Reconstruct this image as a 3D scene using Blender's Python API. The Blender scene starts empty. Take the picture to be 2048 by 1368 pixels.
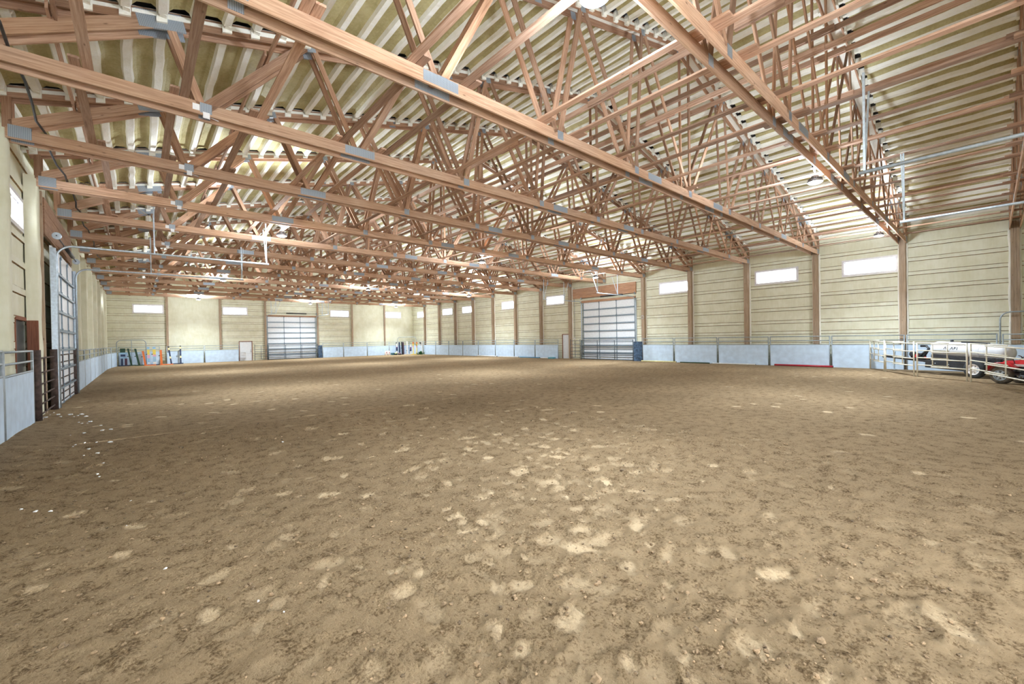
import bpy, math, random
import numpy as np
from mathutils import Vector, Matrix

random.seed(7)
rng = np.random.default_rng(11)
SC = bpy.context.scene
COL = SC.collection

# ------------------------------------------------------------------ camera
F_PX, YAW, PITCH, ROLL, CAM_H = 845.985, 0.7233, -0.0081, -0.0178, 1.8964
cam_data = bpy.data.cameras.new('camera')
cam_data.sensor_fit = 'HORIZONTAL'
cam_data.sensor_width = 36.0
cam_data.lens = F_PX / 2048 * 36.0
cam_data.clip_start = 0.05
cam_data.clip_end = 400
cam = bpy.data.objects.new('camera', cam_data)
COL.objects.link(cam)
_f = Vector((math.sin(YAW) * math.cos(PITCH), math.cos(YAW) * math.cos(PITCH), math.sin(PITCH)))
_r0 = Vector((math.cos(YAW), -math.sin(YAW), 0))
_u0 = _r0.cross(_f)
_r = _r0 * math.cos(ROLL) + _u0 * math.sin(ROLL)
_u = -_r0 * math.sin(ROLL) + _u0 * math.cos(ROLL)
cam.matrix_world = Matrix(((_r.x, _u.x, -_f.x, 0), (_r.y, _u.y, -_f.y, 0), (_r.z, _u.z, -_f.z, CAM_H), (0, 0, 0, 1)))
SC.camera = cam

# ------------------------------------------------------------------ colour management, world
SC.view_settings.view_transform = 'Standard'
SC.view_settings.look = 'None'
SC.view_settings.exposure = 0.30
SC.view_settings.gamma = 1.0
SC.view_settings.use_curve_mapping = False
SC.cycles.max_bounces = 9
SC.cycles.diffuse_bounces = 7
SC.cycles.glossy_bounces = 3
SC.cycles.transparent_max_bounces = 6
SC.cycles.sample_clamp_indirect = 6.0
SC.cycles.caustics_reflective = False
SC.cycles.caustics_refractive = False

world = bpy.data.worlds.new('overcast_sky')
SC.world = world
world.use_nodes = True
bg = world.node_tree.nodes['Background']
bg.inputs[0].default_value = (0.93, 0.97, 1.0, 1)
bg.inputs[1].default_value = 13.0

# high-bay lamps: rows every 15.45 m, three columns (their light is created in lamp builder)
LAMP_X = (4.35, 14.35, 24.55)
LAMP_Y = (3.25, 18.65, 34.15, 49.9)
LAMP_Z = 6.12
LAMP_DOWN = 300.0
FILL_UP = 860.0  # added fill for the ceiling; such lamps only shine down
FILL_SIDE = 260.0  # added fill for the walls, beyond a lens's slight sideways spill
LAMP_COL = (0.84, 0.93, 1.0)

# ------------------------------------------------------------------ dimensions
S = 3.6576
XL, XR = -2.3, 29.15
YN, YF = -4.75, 54.0
def TY(k): return 2.767 + S * k
def roof_z(x): return 7.70 + 0.25 * (x if x < 13.5 else 27.0 - x)     # underside of the top chords
CH_B, CH_T = 6.34, 6.575

# ------------------------------------------------------------------ materials
def nmat(name):
    m = bpy.data.materials.new(name); m.use_nodes = True
    nt = m.node_tree; nt.nodes.clear()
    out = nt.nodes.new('ShaderNodeOutputMaterial')
    b = nt.nodes.new('ShaderNodeBsdfPrincipled')
    nt.links.new(b.outputs[0], out.inputs[0])
    return m, nt, b, out
def N(nt, t, **kw):
    n = nt.nodes.new(t)
    for k, v in kw.items():
        if k.startswith('i_'):
            key = k[2:]
            key = int(key) if key.isdigit() else key.replace('_', ' ')
            n.inputs[key].default_value = v
        else: setattr(n, k, v)
    return n
def L(nt, a, b): nt.links.new(a, b)
def ramp(nt, fac, stops):
    r = N(nt, 'ShaderNodeValToRGB')
    while len(r.color_ramp.elements) < len(stops): r.color_ramp.elements.new(0.5)
    for e, (p, c) in zip(r.color_ramp.elements, stops):
        e.position = p; e.color = tuple(c) + ((1,) if len(c) == 3 else ())
    L(nt, fac, r.inputs[0]); return r
def mixc(nt, fac, a, b, mode='MIX'):
    m = N(nt, 'ShaderNodeMix', data_type='RGBA', blend_type=mode)
    for s, v in ((m.inputs[0], fac), (m.inputs[6], a), (m.inputs[7], b)):
        if hasattr(v, 'is_linked'): L(nt, v, s)
        else: s.default_value = v if not isinstance(v, (tuple, list)) else (tuple(v) + ((1,) if len(v) == 3 else ()))
    return m.outputs[2]

def plain(name, col, rough=0.5, metal=0.0, var=0.06, scale=8.0, bump=0.0, spec=0.5):
    m, nt, b, out = nmat(name)
    tc = N(nt, 'ShaderNodeTexCoord')
    no = N(nt, 'ShaderNodeTexNoise', i_Scale=scale, i_Detail=4.0)
    L(nt, tc.outputs['Object'], no.inputs['Vector'])
    lo = tuple(max(0, c * (1 - var * 2)) for c in col); hi = tuple(min(1, c * (1 + var * 2)) for c in col)
    r = ramp(nt, no.outputs[0], [(0.3, lo), (0.7, hi)])
    L(nt, r.outputs[0], b.inputs['Base Color'])
    b.inputs['Roughness'].default_value = rough; b.inputs['Metallic'].default_value = metal
    b.inputs['Specular IOR Level'].default_value = spec
    if bump:
        bp = N(nt, 'ShaderNodeBump', i_Strength=bump, i_Distance=0.02)
        L(nt, no.outputs[0], bp.inputs['Height']); L(nt, bp.outputs[0], b.inputs['Normal'])
    return m

def wood(name, pale, mid, dark, rough=0.75, spread=1.0):
    m, nt, b, out = nmat(name)
    uv = N(nt, 'ShaderNodeUVMap', uv_map='grain')
    oi = N(nt, 'ShaderNodeObjectInfo')
    off = N(nt, 'ShaderNodeVectorMath', operation='SCALE'); off.inputs[0].default_value = (37.0, 19.0, 5.0)
    L(nt, oi.outputs['Random'], off.inputs['Scale'])
    add = N(nt, 'ShaderNodeVectorMath', operation='ADD'); L(nt, uv.outputs[0], add.inputs[0]); L(nt, off.outputs[0], add.inputs[1])
    mp = N(nt, 'ShaderNodeMapping'); mp.inputs['Scale'].default_value = (0.9, 22.0, 1); L(nt, add.outputs[0], mp.inputs[0])
    g = N(nt, 'ShaderNodeTexNoise', i_Scale=1.6, i_Detail=6.0, i_Roughness=0.65, i_Distortion=0.4); L(nt, mp.outputs[0], g.inputs['Vector'])
    mp2 = N(nt, 'ShaderNodeMapping'); mp2.inputs['Scale'].default_value = (0.5, 1.5, 1); L(nt, add.outputs[0], mp2.inputs[0])
    big = N(nt, 'ShaderNodeTexNoise', i_Scale=1.0, i_Detail=3.0); L(nt, mp2.outputs[0], big.inputs['Vector'])
    r = ramp(nt, g.outputs[0], [(0.28, dark), (0.5, mid), (0.75, pale)])
    # board to board tone
    hv = N(nt, 'ShaderNodeHueSaturation'); L(nt, r.outputs[0], hv.inputs['Color'])
    mr = N(nt, 'ShaderNodeMapRange'); mr.inputs[3].default_value = 1 - 0.3 * spread; mr.inputs[4].default_value = 1 + 0.35 * spread; L(nt, oi.outputs['Random'], mr.inputs[0])
    L(nt, mr.outputs[0], hv.inputs['Value'])
    ms = N(nt, 'ShaderNodeMapRange'); ms.inputs[3].default_value = 0.72; ms.inputs[4].default_value = 1.12; L(nt, big.outputs[0], ms.inputs[0]); L(nt, ms.outputs[0], hv.inputs['Saturation'])
    # knots
    mk = N(nt, 'ShaderNodeMapping'); mk.inputs['Scale'].default_value = (2.2, 7.0, 1); L(nt, add.outputs[0], mk.inputs[0])
    vo = N(nt, 'ShaderNodeTexVoronoi', i_Scale=1.0); L(nt, mk.outputs[0], vo.inputs['Vector'])
    kr = ramp(nt, vo.outputs['Distance'], [(0.0, (1, 1, 1)), (0.11, (0, 0, 0))])
    c = mixc(nt, kr.outputs[0], hv.outputs[0], tuple(x * 0.35 for x in dark))
    L(nt, c, b.inputs['Base Color'])
    b.inputs['Roughness'].default_value = rough; b.inputs['Specular IOR Level'].default_value = 0.25
    bp = N(nt, 'ShaderNodeBump', i_Strength=0.25, i_Distance=0.01); L(nt, g.outputs[0], bp.inputs['Height']); L(nt, bp.outputs[0], b.inputs['Normal'])
    return m

def foam(name, a, bcol, scale=2.0, bump=0.5, streak=False):
    m, nt, b, out = nmat(name)
    tc = N(nt, 'ShaderNodeTexCoord')
    big = N(nt, 'ShaderNodeTexNoise', i_Scale=scale, i_Detail=5.0, i_Roughness=0.6)
    L(nt, tc.outputs['Object'], big.inputs['Vector'])
    fine = N(nt, 'ShaderNodeTexNoise', i_Scale=18.0, i_Detail=3.0)
    if streak:
        mp = N(nt, 'ShaderNodeMapping'); mp.inputs['Scale'].default_value = (2.2, 2.2, 0.35)
        L(nt, tc.outputs['Object'], mp.inputs[0]); L(nt, mp.outputs[0], fine.inputs['Vector'])
        fine.inputs['Scale'].default_value = 5.0
    else: L(nt, tc.outputs['Object'], fine.inputs['Vector'])
    mx = N(nt, 'ShaderNodeMath', operation='ADD'); L(nt, big.outputs[0], mx.inputs[0])
    ml = N(nt, 'ShaderNodeMath', operation='MULTIPLY', i_1=0.35); L(nt, fine.outputs[0], ml.inputs[0]); L(nt, ml.outputs[0], mx.inputs[1])
    r = ramp(nt, mx.outputs[0], [(0.48, bcol), (0.82, a)])
    L(nt, r.outputs[0], b.inputs['Base Color'])
    b.inputs['Roughness'].default_value = 0.6; b.inputs['Specular IOR Level'].default_value = 0.3
    bp = N(nt, 'ShaderNodeBump', i_Strength=bump, i_Distance=0.05); L(nt, mx.outputs[0], bp.inputs['Height']); L(nt, bp.outputs[0], b.inputs['Normal'])
    return m

M = {}
M['wood'] = wood('douglas_fir', (0.52, 0.335, 0.215), (0.38, 0.21, 0.125), (0.23, 0.11, 0.06))
M['wood_plate'] = wood('chord_lumber', (0.67, 0.455, 0.31), (0.51, 0.31, 0.195), (0.32, 0.17, 0.10), spread=0.7)
M['wood_brace'] = wood('brace_lumber', (0.60, 0.42, 0.32), (0.44, 0.265, 0.18), (0.27, 0.14, 0.09), spread=1.1)
M['post_wood'] = wood('post_lumber', (0.52, 0.40, 0.29), (0.40, 0.29, 0.20), (0.25, 0.17, 0.11), spread=0.4)
M['jamb_wood'] = wood('red_brown_jamb', (0.34, 0.13, 0.07), (0.26, 0.09, 0.045), (0.16, 0.05, 0.03), spread=0.3)
M['foam_wall'] = foam('wall_spray_foam', (0.80, 0.80, 0.66), (0.69, 0.68, 0.51), 1.3, 0.35, True)
M['foam_band'] = foam('girt_spray_foam', (0.82, 0.82, 0.70), (0.71, 0.70, 0.54), 2.0, 0.3, True)
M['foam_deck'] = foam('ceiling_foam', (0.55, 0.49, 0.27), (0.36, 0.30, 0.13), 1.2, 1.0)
M['foam_rib'] = foam('rib_foam', (0.97, 0.97, 0.93), (0.90, 0.89, 0.80), 2.5, 0.6)
M['groove'] = plain('girt_groove_shade', (0.34, 0.22, 0.10), 0.9, var=0.3, scale=3)  # brown paints the shadow in the grooves, along with foam overspray edges
M['metal_roof'] = plain('roof_sheet', (0.10, 0.10, 0.10), 0.6)
M['galv'] = plain('galvanised_steel', (0.54, 0.64, 0.74), 0.38, 0.55, var=0.08, scale=14)
M['pipe'] = plain('grey_pipe', (0.36, 0.42, 0.47), 0.45, 0.3, var=0.08)
M['strut'] = plain('door_strut_steel', (0.20, 0.27, 0.34), 0.5, 0.3, var=0.08)
M['board'] = plain('panel_board', (0.58, 0.73, 0.92), 0.55, var=0.05, scale=3, bump=0.08)
M['white_vinyl'] = plain('white_vinyl', (0.80, 0.79, 0.82), 0.4, var=0.03)
M['door_white'] = plain('door_section_white', (0.84, 0.89, 0.97), 0.45, var=0.03)
M['black'] = plain('black_steel', (0.025, 0.028, 0.035), 0.5, var=0.2)
M['darkgate'] = plain('dark_gate_steel', (0.07, 0.10, 0.13), 0.5, 0.2, var=0.15)
M['bluepad'] = plain('dark_blue_board', (0.045, 0.085, 0.15), 0.7, var=0.35, scale=6, bump=0.3)
M['rust'] = plain('rusty_pipe', (0.075, 0.05, 0.045), 0.8, 0.1, var=0.3)
M['cream'] = plain('cream_pipe', (0.74, 0.72, 0.62), 0.45, var=0.06)
M['paper'] = plain('white_paper', (0.86, 0.87, 0.90), 0.8, var=0.03)
M['lamp_shell'] = plain('lamp_shell', (0.12, 0.13, 0.15), 0.4, 0.5)
M['tyre'] = plain('tyre_rubber', (0.035, 0.042, 0.05), 0.85, var=0.25, bump=0.3)
M['dusty_tyre'] = plain('dusty_tyre_rubber', (0.12, 0.105, 0.085), 0.95, var=0.3, bump=0.3)
M['wheel_white'] = plain('white_wheel', (0.80, 0.80, 0.82), 0.35)
M['tank'] = plain('white_tank', (0.66, 0.70, 0.76), 0.35, var=0.03)
M['red'] = plain('red_plastic', (0.62, 0.03, 0.04), 0.3, var=0.08)
M['redpole'] = plain('red_pole_paint', (0.42, 0.02, 0.04), 0.4)
for nm, c in dict(orange=(0.80, 0.20, 0.05), green=(0.015, 0.06, 0.03), navy=(0.02, 0.04, 0.11), yellow=(0.85, 0.68, 0.13), paleyellow=(0.90, 0.85, 0.45),
                  skyblue=(0.35, 0.58, 0.80), pink=(0.82, 0.45, 0.60), purple=(0.20, 0.08, 0.24), white=(0.85, 0.86, 0.87), blue=(0.10, 0.30, 0.50),
                  plum=(0.10, 0.03, 0.07), teal=(0.10, 0.35, 0.45)).items():
    M[nm] = plain('paint_' + nm, c, 0.45, var=0.05)
M['leaf'] = plain('artificial_leaf', (0.02, 0.13, 0.04), 0.6, var=0.4, scale=30)
M['clod'] = plain('dark_soil_clod', (0.21, 0.145, 0.085), 0.95, var=0.35, scale=12)
M['flake'] = plain('white_foam_flake', (0.88, 0.90, 0.92), 0.6, var=0.02)

def plate_mat():
    m, nt, b, out = nmat('nail_plate')
    uv = N(nt, 'ShaderNodeUVMap', uv_map='grain')
    mp = N(nt, 'ShaderNodeMapping'); mp.inputs['Scale'].default_value = (38.0, 60.0, 1); L(nt, uv.outputs[0], mp.inputs[0])
    ch = N(nt, 'ShaderNodeTexVoronoi', i_Scale=1.0, i_Randomness=0.0); L(nt, mp.outputs[0], ch.inputs['Vector'])
    r = ramp(nt, ch.outputs['Distance'], [(0.2, (0.16, 0.19, 0.23)), (0.42, (0.44, 0.50, 0.58))])
    L(nt, r.outputs[0], b.inputs['Base Color'])
    b.inputs['Metallic'].default_value = 0.45; b.inputs['Roughness'].default_value = 0.5
    bp = N(nt, 'ShaderNodeBump', i_Strength=0.4, i_Distance=0.004); L(nt, ch.outputs['Distance'], bp.inputs['Height']); L(nt, bp.outputs[0], b.inputs['Normal'])
    return m
M['plate'] = plate_mat()

def glass_mat():
    m, nt, b, out = nmat('window_glass')
    nt.nodes.remove(b)
    t = N(nt, 'ShaderNodeBsdfTransparent'); t.inputs[0].default_value = (0.97, 0.98, 1, 1)
    g = N(nt, 'ShaderNodeBsdfGlossy', i_Roughness=0.05)
    mx = N(nt, 'ShaderNodeMixShader'); mx.inputs[0].default_value = 0.06
    L(nt, t.outputs[0], mx.inputs[1]); L(nt, g.outputs[0], mx.inputs[2]); L(nt, mx.outputs[0], out.inputs[0])
    return m
M['glass'] = glass_mat()

def emit_mat(name, col, strength):
    m, nt, b, out = nmat(name)
    nt.nodes.remove(b)
    e = N(nt, 'ShaderNodeEmission'); e.inputs[0].default_value = tuple(col) + (1,); e.inputs[1].default_value = strength
    L(nt, e.outputs[0], out.inputs[0]); return m
M['lens'] = emit_mat('lamp_lens', (1.0, 0.98, 0.95), 60.0)

def sand_mat():
    m, nt, b, out = nmat('arena_sand')
    tc = N(nt, 'ShaderNodeTexCoord')
    at = N(nt, 'ShaderNodeAttribute', attribute_name='packed')
    big = N(nt, 'ShaderNodeTexNoise', i_Scale=0.35, i_Detail=4.0); L(nt, tc.outputs['Object'], big.inputs['Vector'])
    med = N(nt, 'ShaderNodeTexNoise', i_Scale=5.0, i_Detail=8.0, i_Roughness=0.72); L(nt, tc.outputs['Object'], med.inputs['Vector'])
    fine = N(nt, 'ShaderNodeTexNoise', i_Scale=45.0, i_Detail=6.0, i_Roughness=0.7); L(nt, tc.outputs['Object'], fine.inputs['Vector'])
    s = N(nt, 'ShaderNodeMath', operation='ADD'); L(nt, med.outputs[0], s.inputs[0]); L(nt, fine.outputs[0], s.inputs[1])
    r = ramp(nt, s.outputs[0], [(0.72, (0.105, 0.066, 0.034)), (0.88, (0.290, 0.202, 0.116)), (1.14, (0.50, 0.372, 0.234))])
    r2 = ramp(nt, big.outputs[0], [(0.3, (0.86, 0.84, 0.80)), (0.7, (1.08, 1.06, 1.02))])
    c0 = mixc(nt, 1.0, r.outputs[0], r2.outputs[0], 'MULTIPLY')
    # packed prints, caught light painted pale: modelled near by (attribute), textured further away
    wob = N(nt, 'ShaderNodeTexNoise', i_Scale=2.0, i_Detail=2.0); L(nt, tc.outputs['Object'], wob.inputs['Vector'])
    mxv = N(nt, 'ShaderNodeMix', data_type='VECTOR'); mxv.inputs[0].default_value = 0.12
    L(nt, tc.outputs['Object'], mxv.inputs[4]); L(nt, wob.outputs[1], mxv.inputs[5])
    vo = N(nt, 'ShaderNodeTexVoronoi', i_Scale=1.9); L(nt, mxv.outputs[1], vo.inputs['Vector'])
    vr = N(nt, 'ShaderNodeMapRange', interpolation_type='SMOOTHSTEP'); L(nt, vo.outputs['Distance'], vr.inputs[0])
    vr.inputs[1].default_value = 0.16; vr.inputs[2].default_value = 0.25; vr.inputs[3].default_value = 1.0; vr.inputs[4].default_value = 0.0
    sepc = N(nt, 'ShaderNodeSeparateColor'); L(nt, vo.outputs['Color'], sepc.inputs[0])
    gt = N(nt, 'ShaderNodeMath', operation='GREATER_THAN', i_1=0.70); L(nt, sepc.outputs[0], gt.inputs[0])
    pf = N(nt, 'ShaderNodeMath', operation='MULTIPLY'); L(nt, vr.outputs[0], pf.inputs[0]); L(nt, gt.outputs[0], pf.inputs[1])
    far = N(nt, 'ShaderNodeAttribute', attribute_name='coarse')
    pf2 = N(nt, 'ShaderNodeMath', operation='MULTIPLY'); L(nt, pf.outputs[0], pf2.inputs[0]); L(nt, far.outputs['Fac'], pf2.inputs[1])
    pk = N(nt, 'ShaderNodeMath', operation='MAXIMUM'); L(nt, at.outputs['Fac'], pk.inputs[0]); L(nt, pf2.outputs[0], pk.inputs[1])
    fb = N(nt, 'ShaderNodeMapRange'); L(nt, med.outputs[0], fb.inputs[0]); fb.inputs[1].default_value = 0.32; fb.inputs[2].default_value = 0.55; fb.inputs[3].default_value = 0.1; fb.inputs[4].default_value = 0.62
    pk2 = N(nt, 'ShaderNodeMath', operation='MULTIPLY'); L(nt, pk.outputs[0], pk2.inputs[0]); L(nt, fb.outputs[0], pk2.inputs[1])
    c = mixc(nt, pk2.outputs[0], c0, (0.56, 0.45, 0.305))
    L(nt, c, b.inputs['Base Color'])
    b.inputs['Roughness'].default_value = 0.95; b.inputs['Specular IOR Level'].default_value = 0.12
    inv = N(nt, 'ShaderNodeMath', operation='MULTIPLY_ADD', i_1=-0.75, i_2=1.0); L(nt, pk.outputs[0], inv.inputs[0])
    hh = N(nt, 'ShaderNodeMath', operation='MULTIPLY'); L(nt, s.outputs[0], hh.inputs[0]); L(nt, inv.outputs[0], hh.inputs[1])
    bp = N(nt, 'ShaderNodeBump', i_Strength=1.0, i_Distance=0.085); L(nt, hh.outputs[0], bp.inputs['Height']); L(nt, bp.outputs[0], b.inputs['Normal'])
    return m
M['sand'] = sand_mat()

# ------------------------------------------------------------------ mesh builder
class MB:
    def __init__(s): s.v = []; s.f = []; s.m = []; s.a = []
    def face(s, idx, mi=0, ax=(1, 0, 0)): s.f.append(tuple(idx)); s.m.append(mi); s.a.append(ax)
    def hexa(s, p, mi=0, ax=(1, 0, 0)):           # 8 points: bottom loop, top loop
        n = len(s.v); s.v += [tuple(q) for q in p]
        for q in ((0, 3, 2, 1), (4, 5, 6, 7), (0, 1, 5, 4), (1, 2, 6, 5), (2, 3, 7, 6), (3, 0, 4, 7)):
            s.face([n + i for i in q], mi, ax)
        return s
    def box(s, x0, x1, y0, y1, z0, z1, mi=0, ax=None):
        if ax is None:
            d = (abs(x1 - x0), abs(y1 - y0), abs(z1 - z0)); k = d.index(max(d)); ax = tuple(1 if i == k else 0 for i in range(3))
        x0, x1 = min(x0, x1), max(x0, x1); y0, y1 = min(y0, y1), max(y0, y1); z0, z1 = min(z0, z1), max(z0, z1)
        return s.hexa([(x0, y0, z0), (x1, y0, z0), (x1, y1, z0), (x0, y1, z0), (x0, y0, z1), (x1, y0, z1), (x1, y1, z1), (x0, y1, z1)], mi, ax)
    def beam(s, p, q, w, h, up=(0, 0, 1), mi=0):
        """board from p to q: w across, h along 'up'"""
        p = Vector(p); q = Vector(q); d = (q - p).normalized(); u = Vector(up); r = d.cross(u).normalized(); u = r.cross(d).normalized()
        r *= w / 2; u *= h / 2
        return s.hexa([p - r - u, p + r - u, q + r - u, q - r - u, p - r + u, p + r + u, q + r + u, q - r + u], mi, tuple(d))
    def tube(s, pts, r, n=8, mi=0, cap=True, closed=False):
        pts = [Vector(p) for p in pts]; rs = r if isinstance(r, (list, tuple)) else [r] * len(pts)
        base = len(s.v); prev = None; m = len(pts)
        for i, p in enumerate(pts):
            if closed: d = (pts[(i + 1) % m] - pts[i - 1]).normalized()
            else: d = (pts[min(i + 1, m - 1)] - pts[max(i - 1, 0)]).normalized()
            if prev is None:
                u = Vector((0, 0, 1)) if abs(d.z) < 0.9 else Vector((1, 0, 0))
            else: u = prev
            a = d.cross(u).normalized(); b2 = a.cross(d).normalized(); prev = b2
            for k in range(n):
                t = 2 * math.pi * k / n
                s.v.append(tuple(p + (a * math.cos(t) + b2 * math.sin(t)) * rs[i]))
        rng_ = m if closed else m - 1
        for i in range(rng_):
            j = (i + 1) % m
            for k in range(n):
                k2 = (k + 1) % n
                s.face((base + i * n + k, base + i * n + k2, base + j * n + k2, base + j * n + k), mi, (0, 0, 1))
        if cap and not closed:
            s.face([base + k for k in reversed(range(n))], mi); s.face([base + (m - 1) * n + k for k in range(n)], mi)
        return s
    def lathe(s, prof, c=(0, 0, 0), axis='Z', n=20, mi=0, cap=True):
        """prof: (radius, height) list; axis Z, X or Y"""
        base = len(s.v)
        for (r, h) in prof:
            for k in range(n):
                t = 2 * math.pi * k / n; a, b2 = r * math.cos(t), r * math.sin(t)
                q = (a, b2, h) if axis == 'Z' else ((h, a, b2) if axis == 'X' else (b2, h, a))
                s.v.append((q[0] + c[0], q[1] + c[1], q[2] + c[2]))
        for i in range(len(prof) - 1):
            for k in range(n):
                k2 = (k + 1) % n
                s.face((base + i * n + k, base + i * n + k2, base + (i + 1) * n + k2, base + (i + 1) * n + k), mi)
        if cap:
            s.face([base + k for k in reversed(range(n))], mi); s.face([base + (len(prof) - 1) * n + k for k in range(n)], mi)
        return s
    def blob(s, c, r, mi=0, jit=0.25, sc=(1, 1, 1), rnd=random):
        n = len(s.v); rings = 4; seg = 7
        s.v.append((c[0], c[1], c[2] - r * sc[2]))
        for i in range(1, rings):
            ph = math.pi * i / rings - math.pi / 2
            for k in range(seg):
                t = 2 * math.pi * k / seg; rr = r * (1 + rnd.uniform(-jit, jit))
                s.v.append((c[0] + rr * math.cos(ph) * math.cos(t) * sc[0], c[1] + rr * math.cos(ph) * math.sin(t) * sc[1], c[2] + rr * math.sin(ph) * sc[2]))
        s.v.append((c[0], c[1], c[2] + r * sc[2])); top = len(s.v) - 1
        for k in range(seg):
            k2 = (k + 1) % seg
            s.face((n, n + 1 + k2, n + 1 + k), mi)
            for i in range(rings - 2):
                a = n + 1 + i * seg
                s.face((a + k, a + k2, a + seg + k2, a + seg + k), mi)
            s.face((n + 1 + (rings - 2) * seg + k, n + 1 + (rings - 2) * seg + k2, top), mi)
        return s
    def mesh(s, name, mats, org=(0, 0, 0), smooth=False):
        me = bpy.data.meshes.new(name)
        v = np.array(s.v, dtype=np.float64) - np.array(org)
        me.from_pydata(v.tolist(), [], s.f)
        mats = mats if isinstance(mats, (list, tuple)) else [mats]
        for m in mats: me.materials.append(m)
        me.polygons.foreach_set('material_index', s.m)
        uvl = me.uv_layers.new(name='grain')
        uv = np.zeros((len(me.loops), 2)); li = 0
        for f, ax in zip(s.f, s.a):
            a = np.array(ax, float); h = np.array((0.0, 0, 1)) if abs(a[2]) < 0.8 else np.array((0.0, 1, 0))
            p1 = np.cross(a, h); p1 /= np.linalg.norm(p1); p2 = np.cross(a, p1)
            for i in f:
                q = v[i]; uv[li] = (q @ a, q @ p1 + q @ p2); li += 1
        uvl.data.foreach_set('uv', uv.ravel())
        if smooth: me.polygons.foreach_set('use_smooth', [True] * len(me.polygons))
        me.update(); return me
    def build(s, name, mats, parent=None, base=None, smooth=False, label=None):
        if parent is not None:
            org = ORG.get(parent.name, (0, 0, 0))
        else:
            if base is None:
                a = np.array(s.v); base = ((a[:, 0].min() + a[:, 0].max()) / 2, (a[:, 1].min() + a[:, 1].max()) / 2, a[:, 2].min())
            org = base
        o = bpy.data.objects.new(name, s.mesh(name, mats, org, smooth)); COL.objects.link(o)
        if parent is not None: o.parent = parent
        else: o.location = org
        ORG[o.name] = org
        if label: o['label'] = label
        return o
ORG = {}
def tag(o, label=None, cat=None, group=None, kind=None):
    if label: o['label'] = label
    if cat: o['category'] = cat
    if group: o['group'] = group
    if kind: o['kind'] = kind
    return o
def thing(name, loc, label, cat, group=None, rotz=0.0):
    """Empty at the base; parts are built in world coordinates of the unrotated thing"""
    o = bpy.data.objects.new(name, None); COL.objects.link(o); o.empty_display_size = 0.2
    o.location = loc; o.rotation_euler = (0, 0, rotz)
    ORG[o.name] = tuple(loc) if rotz == 0 else tuple(loc)
    return tag(o, label, cat, group)
def dup(o, loc, rotz=None, label=None, group=None, parent=None):
    r = o.copy(); COL.objects.link(r)
    if parent is None:
        r.location = loc
        if rotz is not None: r.rotation_euler = (0, 0, rotz)
        if label: r['label'] = label
        if group: r['group'] = group
        ORG[r.name] = tuple(loc)
    else: r.parent = parent
    for ch in list(o.children): dup(ch, None, parent=r)
    return r
ORD = ['first', 'second', 'third', 'fourth', 'fifth', 'sixth', 'seventh', 'eighth', 'ninth', 'tenth', 'eleventh', 'twelfth', 'thirteenth', 'fourteenth', 'fifteenth', 'sixteenth', 'seventeenth', 'eighteenth', 'nineteenth', 'twentieth']

# value noise for large surfaces
def vnoise(x, y, seed=0):
    xi = np.floor(x).astype(np.int64); yi = np.floor(y).astype(np.int64); fx = x - xi; fy = y - yi
    def h(a, b):
        n = (a * 374761393 + b * 668265263 + seed * 974711) & 0x7fffffff
        n = ((n ^ (n >> 13)) * 1274126177) & 0x7fffffff
        return ((n ^ (n >> 16)) & 0xffff) / 65535.0
    sx = fx * fx * (3 - 2 * fx); sy = fy * fy * (3 - 2 * fy)
    return (h(xi, yi) * (1 - sx) + h(xi + 1, yi) * sx) * (1 - sy) + (h(xi, yi + 1) * (1 - sx) + h(xi + 1, yi + 1) * sx) * sy
def fbm(x, y, o=4, seed=0):
    t = 0; a = 1; s = 0
    for i in range(o): t = t + a * vnoise(x * 2 ** i + 13.7 * i, y * 2 ** i - 7.1 * i, seed + i); s += a; a *= 0.55
    return t / s - 0.5

# ------------------------------------------------------------------ floor
def ground(x, y):
    x = np.asarray(x, float); y = np.asarray(y, float)
    z = 0.07 * fbm(x / 5.0, y / 5.0, 3, 5)
    z = z * np.clip((x + 2.6) / 1.0, 0.2, 1) * np.clip((29.4 - x) / 4.0, 0.15, 1) * np.clip((54.3 - y) / 6.0, 0.15, 1)
    berm = np.exp(-((x + 2.0) / 0.7) ** 2) * (0.14 * np.clip((17.5 - y) / 4, 0, 1))
    return z + berm
PRINTS = []
for i in range(980):
    if i < 560:
        x = rng.uniform(-2.0, 8.6); y = rng.uniform(-1.5, 11.4)
    else:                                          # denser ridden track ahead of the camera
        t = rng.uniform(0.8, 9.0); x = t * 0.72 + rng.normal(0, 0.55 + t * 0.08); y = t * 0.70 + rng.normal(0, 0.55 + t * 0.08)
    PRINTS.append((x, y, 0.035 + 0.085 * rng.random() ** 1.8, rng.uniform(1.0, 2.1), rng.normal(0.2, 0.7), 0.12 + 0.88 * rng.random() ** 1.7))
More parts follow.
